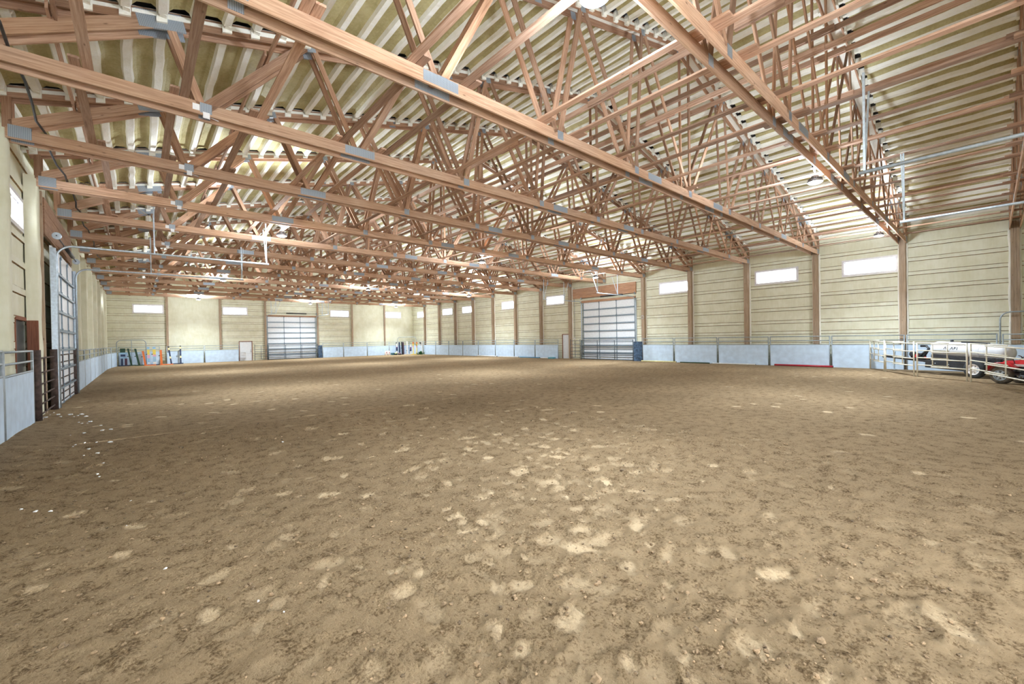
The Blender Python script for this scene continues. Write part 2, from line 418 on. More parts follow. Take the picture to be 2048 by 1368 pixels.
def grid_patch(x0, x1, y0, y1, step, detail, hole=None):
    nx = int(round((x1 - x0) / step)) + 1; ny = int(round((y1 - y0) / step)) + 1
    xs = np.linspace(x0, x1, nx); ys = np.linspace(y0, y1, ny)
    X, Y = np.meshgrid(xs, ys, indexing='ij'); Z = ground(X, Y); P = np.zeros_like(Z)
    edge = np.minimum(np.minimum(X - x0, x1 - X), np.minimum(Y - y0, y1 - Y)); e = np.clip(edge / 0.4, 0, 1)
    if detail == 2:
        Z = Z + e * (0.030 * fbm(X * 2.2, Y * 2.2, 4, 21) + 0.034 * fbm(X * 9, Y * 9, 3, 31) + 0.024 * np.maximum(0, fbm(X * 24, Y * 24, 2, 41)) * 2)
        # drag furrows
        Z = Z + e * 0.006 * np.sin((X * 0.62 - Y * 0.78) * 13 + 5 * fbm(X * .5, Y * .5, 2, 51)) * np.clip(fbm(X * .7, Y * .7, 2, 61) * 4, 0, 1)
        for (px, py, r, el, a, st) in PRINTS:
            R = r * el * 1.8
            i0 = max(0, int((px - R - x0) / step)); i1 = min(nx, int((px + R - x0) / step) + 2)
            j0 = max(0, int((py - R - y0) / step)); j1 = min(ny, int((py + R - y0) / step) + 2)
            if i0 >= i1 or j0 >= j1: continue
            dx = X[i0:i1, j0:j1] - px; dy = Y[i0:i1, j0:j1] - py
            u = (dx * math.cos(a) + dy * math.sin(a)) / (r * el); w = (-dx * math.sin(a) + dy * math.cos(a)) / r
            ww = 1 + 1.5 * fbm(X[i0:i1, j0:j1] * 9, Y[i0:i1, j0:j1] * 9, 4, 71)
            d = np.sqrt(u * u + w * w) * ww
            m = np.clip((1.0 - d) / 0.3, 0, 1)
            zc = ground(px, py) - 0.002 * st
            Z[i0:i1, j0:j1] = Z[i0:i1, j0:j1] * (1 - m * 0.85) + (zc - 0.004 + 0.012 * w * st) * m * 0.85
            rim = np.exp(-((d - 1.12) / 0.14) ** 2) * (w > -0.2)
            Z[i0:i1, j0:j1] += 0.026 * rim * (0.4 + 0.6 * st)
            P[i0:i1, j0:j1] = np.maximum(P[i0:i1, j0:j1], m * st)
    elif detail == 1:
        Z = Z + e * (0.035 * fbm(X * 1.6, Y * 1.6, 3, 81) + 0.02 * fbm(X * 4, Y * 4, 2, 91))
    idx = np.arange(nx * ny).reshape(nx, ny)
    q = np.stack([idx[:-1, :-1], idx[1:, :-1], idx[1:, 1:], idx[:-1, 1:]], -1)
    keep = np.ones(q.shape[:2], bool)
    if hole:
        s1 = step * 1.01
        inside = (X > hole[0] + 1e-6) & (X < hole[1] - 1e-6) & (Y > hole[2] + 1e-6) & (Y < hole[3] - 1e-6)
        Z = np.where(inside, Z - 0.12, Z)                 # the coarser sheet dives under the finer one
        cx = (X[:-1, :-1] + X[1:, 1:]) / 2; cy = (Y[:-1, :-1] + Y[1:, 1:]) / 2
        keep = ~((cx > hole[0] + s1) & (cx < hole[1] - s1) & (cy > hole[2] + s1) & (cy < hole[3] - s1))
    co = np.full(nx * ny, 0.0 if detail == 2 else 1.0)
    if detail == 2: co = (1 - e).ravel()
    return np.stack([X, Y, Z], -1).reshape(-1, 3), q[keep].reshape(-1, 4), P.ravel(), co
A = (-2.4, 8.4, -1.6, 11.6); B = (-2.4, 20.4, -4.8, 27.6)
parts = [grid_patch(*A, 0.03, 2), grid_patch(*B, 0.12, 1, A), grid_patch(-2.4, 29.4, -4.8, 54.6, 0.6, 0, B)]
vs, fs, ps, cs, off = [], [], [], [], 0
for v, q, p, c in parts: vs.append(v); fs.append(q + off); ps.append(p); cs.append(c); off += len(v)
vs = np.concatenate(vs); fs = np.concatenate(fs); ps = np.concatenate(ps); cs = np.concatenate(cs)
me = bpy.data.meshes.new('floor')
me.vertices.add(len(vs)); me.vertices.foreach_set('co', vs.ravel())
me.loops.add(len(fs) * 4); me.loops.foreach_set('vertex_index', fs.ravel())
me.polygons.add(len(fs)); me.polygons.foreach_set('loop_start', np.arange(0, len(fs) * 4, 4)); me.polygons.foreach_set('loop_total', np.full(len(fs), 4))
me.update(calc_edges=True)
at = me.attributes.new('packed', 'FLOAT', 'POINT'); at.data.foreach_set('value', ps)
at = me.attributes.new('coarse', 'FLOAT', 'POINT'); at.data.foreach_set('value', cs)
me.polygons.foreach_set('use_smooth', np.ones(len(fs), bool))
me.materials.append(M['sand'])
fl = bpy.data.objects.new('floor', me); COL.objects.link(fl); tag(fl, kind='structure')
def gz(x, y): return float(ground(x, y))

# ------------------------------------------------------------------ walls
GIRTS = [0.62, 1.28, 1.95, 2.60, 3.36, 4.10, 4.80, 5.50, 6.20, 6.90]
def wall(name, u0, u1, ztop, place, openings, smooth_bays=(), seed=0, girts=GIRTS):
    """place(u, z, d) -> point; d is depth towards the room. openings: (u0,u1,z0,z1)"""
    us = list(np.arange(u0, u1, 0.45)) + [u1]
    for o in openings: us += [o[0], o[1]]
    for a, b in smooth_bays: us += [a, b]
    us = sorted(set(round(float(x), 4) for x in us))
    us = [x for i, x in enumerate(us) if i == 0 or x - us[i - 1] > 0.02 or any(abs(x - q) < 1e-3 for o in openings for q in o[:2])]
    zs = {0.0: 0.0, ztop: 0.0}; kinds = {}
    for g in girts:
        if g > ztop - 0.15: continue
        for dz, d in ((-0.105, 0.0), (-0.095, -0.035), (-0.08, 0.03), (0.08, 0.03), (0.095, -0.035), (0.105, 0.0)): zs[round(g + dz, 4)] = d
    for o in openings:
        for q in o[2:]:
            if all(abs(q - z) > 0.004 for z in zs): zs[round(q, 4)] = 0.0
    zl = sorted(z for z in zs if z <= ztop)
    mb = MB()
    def insm(u): return any(a <= u <= b for a, b in smooth_bays)
    U = np.array(us)
    grid = {}
    for i, u in enumerate(us):
        for j, z in enumerate(zl):
            d = zs[z]
            if insm(u) : d = 0.03
            fixed = any((abs(u - o[0]) < 0.002 or abs(u - o[1]) < 0.002) and o[2] - .01 <= z <= o[3] + .01 or (o[0] - .01 <= u <= o[1] + .01) and (abs(z - o[2]) < .01 or abs(z - o[3]) < .01) for o in openings)
            jz = 0 if fixed or j in (0, len(zl) - 1) else 0.022 * float(fbm(np.array(u * 0.9), np.array(round(z * 3) * 1.7), 3, seed + 3))
            jd = 0.0 if fixed else 0.02 * float(fbm(np.array(u * 1.3), np.array(z * 1.1), 3, seed))
            mb.v.append(tuple(place(u, z + jz, 0.0 if fixed else d + jd))); grid[(i, j)] = len(mb.v) - 1
    for i in range(len(us) - 1):
        for j in range(len(zl) - 1):
            cu = (us[i] + us[i + 1]) / 2; cz = (zl[j] + zl[j + 1]) / 2
            if any(o[0] < cu < o[1] and o[2] < cz < o[3] for o in openings): continue
            sm = insm(cu)
            d0, d1 = zs[zl[j]], zs[zl[j + 1]]
            mi = 0
            if not sm:
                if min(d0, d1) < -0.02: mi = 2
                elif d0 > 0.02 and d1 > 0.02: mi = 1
            mb.face((grid[(i, j)], grid[(i + 1, j)], grid[(i + 1, j + 1)], grid[(i, j + 1)]), mi)
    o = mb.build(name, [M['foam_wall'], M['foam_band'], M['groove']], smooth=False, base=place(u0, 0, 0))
    return tag(o, kind='structure')

WIN_R = [(3.17, 5.33), (7.56, 9.72), (14.1, 16.25), (25.75, 27.88), (32.3, 34.46), (39.67, 41.8), (44.05, 46.2), (50.6, 52.7)]
WIN_F = [(-0.3, 1.85), (6.8, 8.95), (17.86, 20.05), (25.02, 27.2)]
WIN_L = [(14.98, 17.08), (44.4, 46.5)]
WZ = (5.03, 5.75)
DOOR_H = 4.88
DR = (18.42, 23.58); DF = (10.9, 16.08); DLY = (18.95, 24.15)
opR = [(a, b, *WZ) for a, b in WIN_R] + [(DR[0], DR[1], 0.0, DOOR_H), (24.98, 26.02, 0.0, 2.2)]
opF = [(a, b, *WZ) for a, b in WIN_F] + [(DF[0], DF[1], 0.0, DOOR_H), (8.16, 9.42, 0.0, 2.12)]
opL = [(a, b, *WZ) for a, b in WIN_L] + [(16.1, 17.3, 0.0, 2.62)]
wall('wall_right', YN - .1, YF + .1, 7.9, lambda u, z, d: (XR - d, u, z), opR, seed=100)
wall('wall_left', YN - .1, YF + .1, 7.9, lambda u, z, d: (XL + d, u, z), opL, seed=200)
wall('wall_far', XL - .1, XR + .1, 11.6, lambda u, z, d: (u, YF - d, z), opF, smooth_bays=((2.25, 6.4), (20.5, 24.7), (24.9, 28.9)), seed=300, girts=GIRTS + [7.6, 8.3, 9.0, 9.7, 10.4])
wall('wall_near', XL - .1, XR + .1, 11.6, lambda u, z, d: (u, YN + d, z), [(-1.2, 5.2, 0.0, 4.4)], seed=400, girts=GIRTS + [7.6, 8.3, 9.0, 9.7, 10.4])

# timber headers over the overhead doors (right wall, left wall, far wall)
def trim(n, mb, mat): return tag(mb.build('trim_%d' % n, mat), kind='structure')
mb = MB()
for i in range(3): mb.box(XR - 0.12 - 0.012 * (i % 2), XR - 0.05, 18.25, 24.6, 5.30 + i * 0.29, 5.58 + i * 0.29)
trim(1, mb, M['wood'])
mb = MB()
for i in range(3): mb.box(-2.06, -1.99, 18.3, 24.95, 5.20 + i * 0.36, 5.55 + i * 0.36)
trim(2, mb, M['wood'])
trim(3, MB().box(DF[0] - .1, DF[1] + .1, YF - 0.12, YF - 0.03, DOOR_H, DOOR_H + 0.16), M['wood'])
trim(4, MB().box(XR - 0.12, XR - 0.03, DR[0] - .1, DR[1] + .1, DOOR_H, DOOR_H + 0.18), M['wood'])

# ------------------------------------------------------------------ ceiling: sprayed deck, ribs over the purlins, roof sheet above
def build_ceiling():
    mb = MB(); P = 0.5; HW = 15.75
    ybr = [YN - 0.05] + [TY(k) for k in range(-1, 14)] + [YF + 0.05]
    rnd = random.Random(5)
    n_p = int(HW / P)
    for side in (-1, 1):
        for b in range(len(ybr) - 1):
            y0 = ybr[b] + (0.345 if b > 0 else 0.0); y1 = ybr[b + 1]
            ym = y1 - (0.15 if b < len(ybr) - 2 else 0)
            seg = 7
            for k in range(n_p + 1):
                xc0 = k * P
                # cross-section from x= centre outwards; h is height above the underside of top chord
                prof = [(0.0, 0.09), (0.12, 0.09), (0.155, 0.18), (0.22, 0.235), (0.41, 0.235), (0.47, 0.18), (0.50, 0.09)]
                rows = []
                for i in range(seg + 1):
                    t = i / seg; y = y0 + (ym - y0) * t
                    row = []
                    for (dx, h) in prof:
                        xx = xc0 + dx; w = 0.05 * float(fbm(np.array(y * 2.3 + side * 9), np.array(round(xx * 2) * 3.3), 2, 7))
                        hh = h + 0.05 * float(fbm(np.array(y * 1.7), np.array(xx * 5.1 + side * 3), 2, 17))
                        if dx in (0.0, 0.5, 0.12): hh = h + 0.055 * float(fbm(np.array(y * 1.9), np.array(round(xx / P) * 4.1), 3, 27))
                        X = 13.5 + side * (xx + w)
                        mb.v.append((X, y, 11.075 - 0.25 * (xx + w) + hh)); row.append(len(mb.v) - 1)
                    rows.append(row)
                for i in range(seg):
                    for j in range(len(prof) - 1):
                        q = (rows[i][j], rows[i][j + 1], rows[i + 1][j + 1], rows[i + 1][j])
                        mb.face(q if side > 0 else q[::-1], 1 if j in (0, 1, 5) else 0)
                # rib runs on to the truss, deck stops short of it
                if ym < y1 - 0.01:
                    zz = 11.075 - 0.25 * xc0
                    x0 = 13.5 + side * xc0; x1 = 13.5 + side * (xc0 + 0.10)
                    mb.box(min(x0, x1), max(x0, x1), ym - 0.01, y1 - 0.005, zz + 0.075, zz + 0.26, 1)
        # roof sheet
        X0, X1 = 13.5, 13.5 + side * 16.1
        z0, z1 = 11.075 + 0.42, 11.075 + 0.42 - 0.25 * 16.1
        n = len(mb.v); mb.v += [(X0, YN - .1, z0), (X1, YN - .1, z1), (X1, YF + .1, z1), (X0, YF + .1, z0)]
        mb.face((n, n + 1, n + 2, n + 3) if side > 0 else (n + 3, n + 2, n + 1, n), 2)
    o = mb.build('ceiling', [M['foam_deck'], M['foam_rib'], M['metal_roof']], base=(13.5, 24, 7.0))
    tag(o, kind='structure')
build_ceiling()

# ------------------------------------------------------------------ windows
def window(n, plane, a, b, x, sgn):
    """plane 'X': pane in plane x, spanning a..b along Y ; plane 'Y': spanning along X. sgn = direction to the room"""
    z0, z1 = WZ; fr = MB(); t = 0.06
    def bx(u0, u1, za, zb, d0, d1, m):
        if plane == 'X': m.box(x + sgn * d0, x + sgn * d1, u0, u1, za, zb)
        else: m.box(u0, u1, x + sgn * d0, x + sgn * d1, za, zb)
    for (u0, u1, za, zb) in ((a - .09, b + .09, z0 - .09, z0 + .012), (a - .09, b + .09, z1 - .012, z1 + .09), (a - .09, a + .012, z0, z1), (b - .012, b + .09, z0, z1)):
        bx(u0, u1, za, zb, -0.10, 0.055, fr)
    sash = MB()
    for (u0, u1, za, zb) in ((a, b, z0, z0 + .05), (a, b, z1 - .05, z1), (a, a + .05, z0, z1), (b - .05, b, z0, z1)):
        bx(u0, u1, za, zb, -0.08, -0.03, sash)
    o = fr.build('window_%d' % n, M['white_vinyl'], base=((x, (a + b) / 2, z0) if plane == 'X' else ((a + b) / 2, x, z0))); tag(o, kind='structure')
    ORG[o.name] = tuple(o.location)
    sash.build('window_sash', M['white_vinyl'], o)
    g = MB(); bx(a + .04, b - .04, z0 + .04, z1 - .04, -0.06, -0.052, g); g.build('pane', M['glass'], o)
n = 1
for a, b in WIN_R: window(n, 'X', a, b, XR, -1); n += 1
for a, b in WIN_F: window(n, 'Y', a, b, YF, -1); n += 1
for a, b in WIN_L: window(n, 'X', a, b, XL, 1); n += 1

# ------------------------------------------------------------------ overhead doors
def overhead(n, org, ang, width, tracks=True, zt=5.0, tl=5.6, post_off=0.0):
    """local frame: x along the door, y into the room, z up"""
    root = bpy.data.objects.new('door_%d' % n, None); COL.objects.link(root); root.location = org; root.rotation_euler = (0, 0, ang)
    ORG[root.name] = (0, 0, 0); tag(root, kind='structure')
    W = width; hs = DOOR_H / 8
    for i in range(8):
        m = MB().box(-0.04, W + 0.04, -0.05, 0.0, i * hs, (i + 1) * hs + (0.10 if i == 7 else 0))
        s = m.build('door_section', M['door_white'], root)
        m = MB()
        if i < 7:
            z = (i + 1) * hs
            m.box(0, W, 0.0, 0.05, z - 0.055, z - 0.03); m.box(0, W, 0.04, 0.065, z - 0.075, z - 0.01)
        m.box(0, W, 0.0, 0.012, i * hs + 0.012, i * hs + 0.035)
        m.build('strut', M['strut'], s)
        m = MB()
        for u in (W / 3, 2 * W / 3):
            m.box(u - 0.025, u + 0.025, 0.0, 0.03, i * hs, (i + 1) * hs)
            m.box(u - 0.05, u + 0.05, 0.02, 0.045, (i + 1) * hs - 0.08, (i + 1) * hs + 0.06)
        for u in (0.03, W - 0.03): m.box(u - 0.03, u + 0.03, 0.0, 0.025, i * hs, (i + 1) * hs)
        m.build('stile', M['strut'], s)
    if tracks:
        R = 0.38
        for u in (-0.06, W + 0.06):
            pts = [(u, 0.10, 0.02), (u, 0.10, zt - R)]
            for a in np.linspace(0, math.pi / 2, 7)[1:]: pts.append((u, 0.10 + R * (1 - math.cos(a)), zt - R + R * math.sin(a)))
            pts.append((u, tl, zt))
            MB().tube(pts, 0.032, 8).build('track', M['galv'], root, smooth=True)
            m = MB().box(u - 0.10 if u < 0 else u + 0.03, u - 0.03 if u < 0 else u + 0.10, -0.03, 0.10, 0.02, zt - .1)
            m.build('jamb_angle', M['galv'], root)
            m = MB()
            for yy in (2.4, tl - 0.08):
                m.box(u - 0.018, u + 0.018, yy - .018, yy + .018, zt, CH_B + 0.25)
                m.beam((u, yy, zt + .05), (u + (0.5 if u < 1 else -0.5), yy, CH_B + 0.1), 0.02, 0.03, up=(0, 1, 0))
            m.build('hanger', M['galv'], root)
        m = MB().tube([(-0.15, 0.12, zt + 0.28), (W + 0.15, 0.12, zt + 0.28)], 0.016, 8); m.build('shaft', M['black'], root)
        m = MB().tube([(W * 0.2, 0.12, zt + 0.28), (W * 0.62, 0.12, zt + 0.28)], 0.06, 12); m.build('spring', M['black'], root, smooth=True)
        for u in (-0.08, W + 0.08):
            m = MB().lathe([(0.10, -0.02), (0.11, -0.01), (0.07, 0.0), (0.11, 0.02), (0.10, 0.03)], (u, 0.12, zt + 0.28), 'X', 16)
            m.build('cable_drum', M['galv'], root)
    return root
overhead(1, (XR + 0.02, DR[0], 0), math.pi / 2, DR[1] - DR[0], tl=4.9)
overhead(2, (DF[1], YF + 0.02, 0), math.pi, DF[1] - DF[0], tl=4.6)
overhead(3, (-1.93, DLY[1], 0), -math.pi / 2, DLY[1] - DLY[0], tl=5.85)
# overhead door in the near wall behind the camera: its tracks reach into the picture
overhead(4, (9.98, YN + 0.05, 0), 0, 5.15, zt=4.8, tl=6.28)

# man doors
def man_door(n, org, ang, w, h, hinge=True):
    """x along, y into the room"""
    root = bpy.data.objects.new('door_%d' % n, None); COL.objects.link(root); root.location = org; root.rotation_euler = (0, 0, ang)
    ORG[root.name] = (0, 0, 0); tag(root, kind='structure')
    lf = MB().box(0.05, w - 0.05, -0.06, -0.015, 0, h - 0.04).build('door_leaf', M['door_white'], root)
    m = MB().box(0, 0.05, -0.08, 0.04, 0, h); m.box(w - 0.05, w, -0.08, 0.04, 0, h); m.box(0, w, -0.08, 0.04, h - 0.04, h + 0.02)
    m.build('door_frame', M['jamb_wood'], root)
    m = MB().lathe([(0.03, 0), (0.03, 0.03), (0.012, 0.035), (0.03, 0.07), (0.02, 0.09)], (0.14, -0.015, 1.0), 'Y', 10)
    m.lathe([(0.03, 0), (0.03, 0.02)], (0.14, -0.015, 1.15), 'Y', 10); m.build('door_knob', M['black'], root)
man_door(5, (XR, 24.98, 0), math.pi / 2, 1.04, 2.2)
man_door(6, (9.42, YF, 0), math.pi, 1.26, 2.12)
# doorway in the left wall; a black sheet paints its dark inside
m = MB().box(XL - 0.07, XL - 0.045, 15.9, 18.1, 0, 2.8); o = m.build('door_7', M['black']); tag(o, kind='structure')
ORG[o.name] = tuple(o.location)
m = MB().box(XL + 0.04, -2.05, 17.28, 17.36, 0.0, 2.62); m.box(XL - .04, XL + .02, 16.04, 16.1, 0, 2.62); m.box(XL - .04, XL + .03, 16.04, 17.36, 2.60, 2.70)
m.build('door_frame', M['jamb_wood'], o)

# ------------------------------------------------------------------ wall posts
def post_label(side, i): return 'bare timber wall post on the %s wall, %s from the camera' % (side, ORD[i])
i = 0
for k in list(range(-1, 14)):
    y = TY(k)
    if k == 5: continue                     # bears on the header over the door
    m = MB()
    for j in range(3): m.box(XR - 0.31 + 0.006 * (j % 2), XR - 0.055, y + 0.045 + j * 0.084, y + 0.045 + j * 0.084 + 0.08, -0.12, CH_T + 0.1, ax=(0, 0, 1))
    z0 = 0
    o = m.build('timber_post', M['post_wood'], base=(XR - .16, y + .17, 0)); tag(o, post_label('right', i), 'post', 'timber posts along the right wall'); i += 1
    ORG[o.name] = tuple(o.location)
    fm = MB(); rnd = random.Random(k + 50)
    for e in (y + 0.02, y + 0.315):
        pts = [(XR - 0.035, e + rnd.uniform(-.012, .012), z) for z in np.arange(0.0, CH_T, 0.4)]
        fm.tube(pts, [0.05 * rnd.uniform(.75, 1.25) for _ in pts], 7)
    fm.build('foam_edge', M['foam_rib'], o, smooth=True)
# far wall posts
for i, x in enumerate((2.17, 6.5, 10.72, 16.27, 20.45, 24.8)):
    m = MB()
    for j in range(2): m.box(x - 0.09 + j * 0.09, x - 0.005 + j * 0.09, YF - 0.22, YF - 0.055, -0.1, 6.9, ax=(0, 0, 1))
    o = m.build('timber_post', M['post_wood'], base=(x, YF - .11, 0)); tag(o, 'bare timber wall post on the far wall, %s from the left corner' % ORD[i], 'post', 'timber posts along the far wall')
# left wall: posts buried in foam
for i, k in enumerate([-1, 0, 1, 2, 3, 4, 7, 8, 9, 10, 11, 12, 13]):
    y = TY(k); rnd = random.Random(k); m = MB()
    nz = 18; zs = np.linspace(-0.1, CH_T + 0.05, nz)
    zlo = -0.1
    prof = [(XL + 0.03, y - 0.05), (XL + 0.07, y - 0.005), (-2.06, y + 0.0), (-2.02, y + 0.03), (-2.02, y + 0.32), (-2.06, y + 0.35), (XL + 0.07, y + 0.36), (XL + .03, y + .42)]
    base = len(m.v)
    for z in zs:
        for (px, py) in prof: m.v.append((px + (rnd.uniform(-.012, .012) if px > XL + .04 else 0), py + rnd.uniform(-.014, .014), z))
    for a in range(nz - 1):
        for b in range(len(prof) - 1):
            p = base + a * 8 + b; m.face((p, p + 1, p + 9, p + 8), 0)
    o = m.build('foam_covered_post', M['foam_wall'], base=(-2.16, y + .17, 0), smooth=True)
    tag(o, 'cream foam-covered post on the left wall, %s from the camera' % ORD[i], 'post', 'foam-covered posts along the left wall')
for i, k in enumerate([4, 6]):
    y = TY(k) + (0.46 if k == 4 else -0.16)
    o = MB().box(XL + .02, -1.99, y, y + 0.14, -0.1, CH_B, ax=(0, 0, 1)).build('timber_post', M['post_wood'])
    tag(o, ['bare timber post at the near side of the left overhead door', 'bare timber post at the far side of the left overhead door'][i], 'post')

# ------------------------------------------------------------------ roof trusses
BJ = [1.0, 4.08, 7.18, 10.3, 13.5, 16.7, 19.82, 22.92, 26.0]
TJ = [0.42, 3.03, 5.67, 8.13, 10.8, 13.5, 16.2, 18.87, 21.33, 23.97, 26.58]
def tz(x): return roof_z(x) + 0.10
bz = 6.45
PLY = 0.038
def make_truss(label):
    t = thing('roof_truss', (0, 0, 0), label, 'truss', 'double timber roof trusses')
    for y0 in (0.0, 0.30):
        y1 = y0 + PLY
        def brd(p, q, h, name, mat, up=(0, 0, 1)):
            MB().beam((p[0], (y0 + y1) / 2, p[1]), (q[0], (y0 + y1) / 2, q[1]), PLY, h, up=up).build(name, mat, t)
        brd((-2.03, (CH_B + CH_T) / 2), (29.05, (CH_B + CH_T) / 2), CH_T - CH_B, 'bottom_chord', M['wood_plate'])
        for s in (0, 1):
            a = (-2.2, roof_z(-2.2) + 0.12); b = (13.5, roof_z(13.5) + 0.12)
            if s: a = (27.0 - a[0], a[1])
            brd(a, b, 0.235, 'top_chord', M['wood'])
        web = []
        for s in (0, 1):
            mx = (lambda x: x) if s == 0 else (lambda x: 27.0 - x)
            brd((mx(-1.95), 6.62), (mx(0.45), tz(0.45) - 0.03), 0.225, 'heel_diagonal', M['wood_plate'])
            brd((mx(-2.0), 6.55), (mx(-2.0), roof_z(-2.0) + 0.02), 0.14, 'heel_post', M['wood'], up=(1, 0, 0))
            W = [(TJ[0] + .1, BJ[0], .14), (TJ[1] - .1, BJ[0] + .1, .19), (TJ[1] + .05, BJ[1] - .08, .115), (TJ[2] - .06, BJ[1] + .08, .14), (TJ[2] + .05, BJ[2] - .06, .14),
                 (TJ[3] - .05, BJ[2] + .06, .14), (TJ[3] + .05, BJ[3] - .06, .14), (TJ[4] - .05, BJ[3] + .06, .115), (TJ[4] + .05, BJ[4] - .10, .115)]
            for xt, xb, h in W:
                # webs sit on the chord faces' plane, trimmed to the chord edges
                zt = tz(xt) - 0.02; zb = bz + 0.06
                brd((mx(xb), zb), (mx(xt), zt), h, 'web', M['wood'])
        MB().beam((13.5, (y0 + y1) / 2, bz + .06), (13.5, (y0 + y1) / 2, roof_z(13.5) + .05), PLY, 0.115, up=(1, 0, 0)).build('king_post', M['wood'], t)
        def plate(x, z, w, h, slope=0.0, proud=0.0032):
            m = MB(); ym = (y0 + y1) / 2; dx = w / 2; 
            m.beam((x - dx, ym, z - dx * slope), (x + dx, ym, z + dx * slope), PLY + 2 * proud, h)
            m.build('nail_plate', M['plate'], t)
        for x in BJ: plate(x + (0.07 if x < 13 else -0.07 if x > 14 else 0), 6.475, 0.19, 0.19)
        for x, w in ((4.11, 0.72), (11.32, 0.72), (15.6, 0.74), (22.87, 0.72)): plate(x, 6.468, w, 0.185, proud=0.0045)
        plate(-1.82, 6.50, 0.34, 0.26, proud=.005); plate(28.82, 6.50, 0.34, 0.26, proud=.005)
        for x in TJ:
            sl = 0.25 if x < 13.5 else -0.25
            if x in (TJ[0], TJ[-1]): plate(x, tz(x) - 0.04, 0.68, 0.30, sl)
            elif x == 13.5: plate(x, tz(x) - 0.02, 0.32, 0.20, 0.0)
            else: plate(x, tz(x) - 0.055, 0.18, 0.17, sl)
        for x in (6.9, 20.1): plate(x, tz(x) + 0.02, 0.22, 0.14, 0.25 if x < 13.5 else -0.25)
    # blocking between the plies
    for x in (4.08, 11.3, 15.65, 22.9):
        MB().box(x - 0.05, x + 0.05, PLY + .002, 0.298, CH_T - 0.09, CH_T - 0.05).build('blocking', M['wood'], t)
    # foam sprayed over the purlin hangers on the near face of the top chord
    m = MB(); rnd = random.Random(3)
    for side in (-1, 1):
        for k in range(0, 32):
            xx = k * 0.5
            def P(dx, h, y): return (13.5 + side * (xx + dx), y, 11.075 - 0.25 * (xx + dx) + h)
            a = rnd.uniform(-.01, .01); dn = rnd.uniform(0.02, 0.06)
            for (d0, d1, h0, h1, yy) in ((-0.02 + a, 0.14 + a, dn - .02, 0.25, -0.05), (0.14 + a, 0.48, rnd.uniform(0.10, 0.13), 0.19, -0.016)):
                m.hexa([P(d0, h0, yy), P(d1, h0, yy), P(d1, h0, 0.004), P(d0, h0, 0.004), P(d0, h1, yy), P(d1, h1, yy), P(d1, h1, 0.004), P(d0, h1, 0.004)])
            # overspray between plies and on the far ply
            m.hexa([P(0, 0.15, 0.04), P(0.5, 0.15, 0.04), P(0.5, 0.15, 0.298), P(0, 0.15, 0.298), P(0, 0.27, 0.04), P(0.5, 0.27, 0.04), P(0.5, 0.27, 0.298), P(0, 0.27, 0.298)])
            m.hexa([P(-.01, dn, 0.34), P(0.11, dn, 0.34), P(0.11, dn, 0.40), P(-.01, dn, 0.40), P(-.01, 0.26, 0.34), P(0.11, 0.26, 0.34), P(0.11, 0.26, 0.40), P(-.01, 0.26, 0.40)])
    m.build('spray_foam', M['foam_rib'], t)
    return t
TRUSS_K = list(range(-1, 14))
def truss_label(k):
    if k == -1: return 'pale double timber roof truss landing at the far right edge of the view'
    if k == 13: return 'double timber roof truss nearest to the far wall'
    return 'double timber roof truss spanning the arena, %s full one from the camera' % ORD[k]
t0 = make_truss(truss_label(0)); t0.location = (0, TY(0), 0)
truss = {0: t0}
for k in TRUSS_K:
    if k != 0: truss[k] = dup(t0, (0, TY(k), 0), label=truss_label(k))
# paper tags stapled to the chords (each truss that shows them)
def tags(t, x):
    for (dx, z, a) in ((0.0, 6.45, 0.0), (0.16, 6.36, 0.3)):
        m = MB().box(x + dx, x + dx + 0.11, -0.006, -0.004, z - 0.05 - a * .1, z + 0.07 - a * .1)
        o = bpy.data.objects.new('paper_tag', m.mesh('paper_tag', M['paper'])); COL.objects.link(o); o.parent = t
    m = MB(); m.hexa([(x + .25, -.05, 6.30), (x + .40, -.03, 6.27), (x + .42, .06, 6.325), (x + .27, .05, 6.335), (x + .25, -.05, 6.303), (x + .40, -.03, 6.273), (x + .42, .06, 6.328), (x + .27, .05, 6.338)])
    o = bpy.data.objects.new('paper_tag', m.mesh('paper_tag', M['paper'])); COL.objects.link(o); o.parent = t
for k in (1, 2, 3, 4, 5, 6): tags(truss[k], 0.86 if k != 1 else 0.35)

# ------------------------------------------------------------------ lateral braces along the building
rows = [-0.63, 0.66, 1.92, 3.6, 4.66, 6.65, 7.72, 9.5, 10.7, 12.1, 13.3, 15.2, 16.65, 17.8, 19.85, 20.9, 22.62, 24.1, 25.9, 27.6]
ybr = [YN] + [TY(k) for k in range(-1, 14)] + [YF]
def brace_row(name, x, z, label, w=0.14, h=0.038, group='long flat braces over the bottom chords', stagger=0.15, k0=0, k1=99, cat='brace'):
    t = thing(name, (x, ybr[0], z), label, cat, group); first = None
    for j in range(len(ybr) - 1):
        if j < k0 or j > k1: continue
        y0 = ybr[j] - (0.0 if j == 0 else 0.28); y1 = ybr[j + 1] + (0.62 if j < len(ybr) - 2 else -0.26)
        if j == 0: y0 = YN + 0.06
        dx = (0.075 if j % 2 else -0.075) * (1 if w > .1 else .5)
        MB().box(x + dx - w / 2, x + dx + w / 2, y0, y1, z + 0.001, z + h + 0.001, ax=(0, 1, 0)).build('brace_board', M['wood_brace'], t)
for i, x in enumerate(rows):
    lab = 'flat brace running lengthwise over the bottom chords, %s from the left wall' % ORD[i]
    brace_row('lateral_brace', x, CH_T, lab)
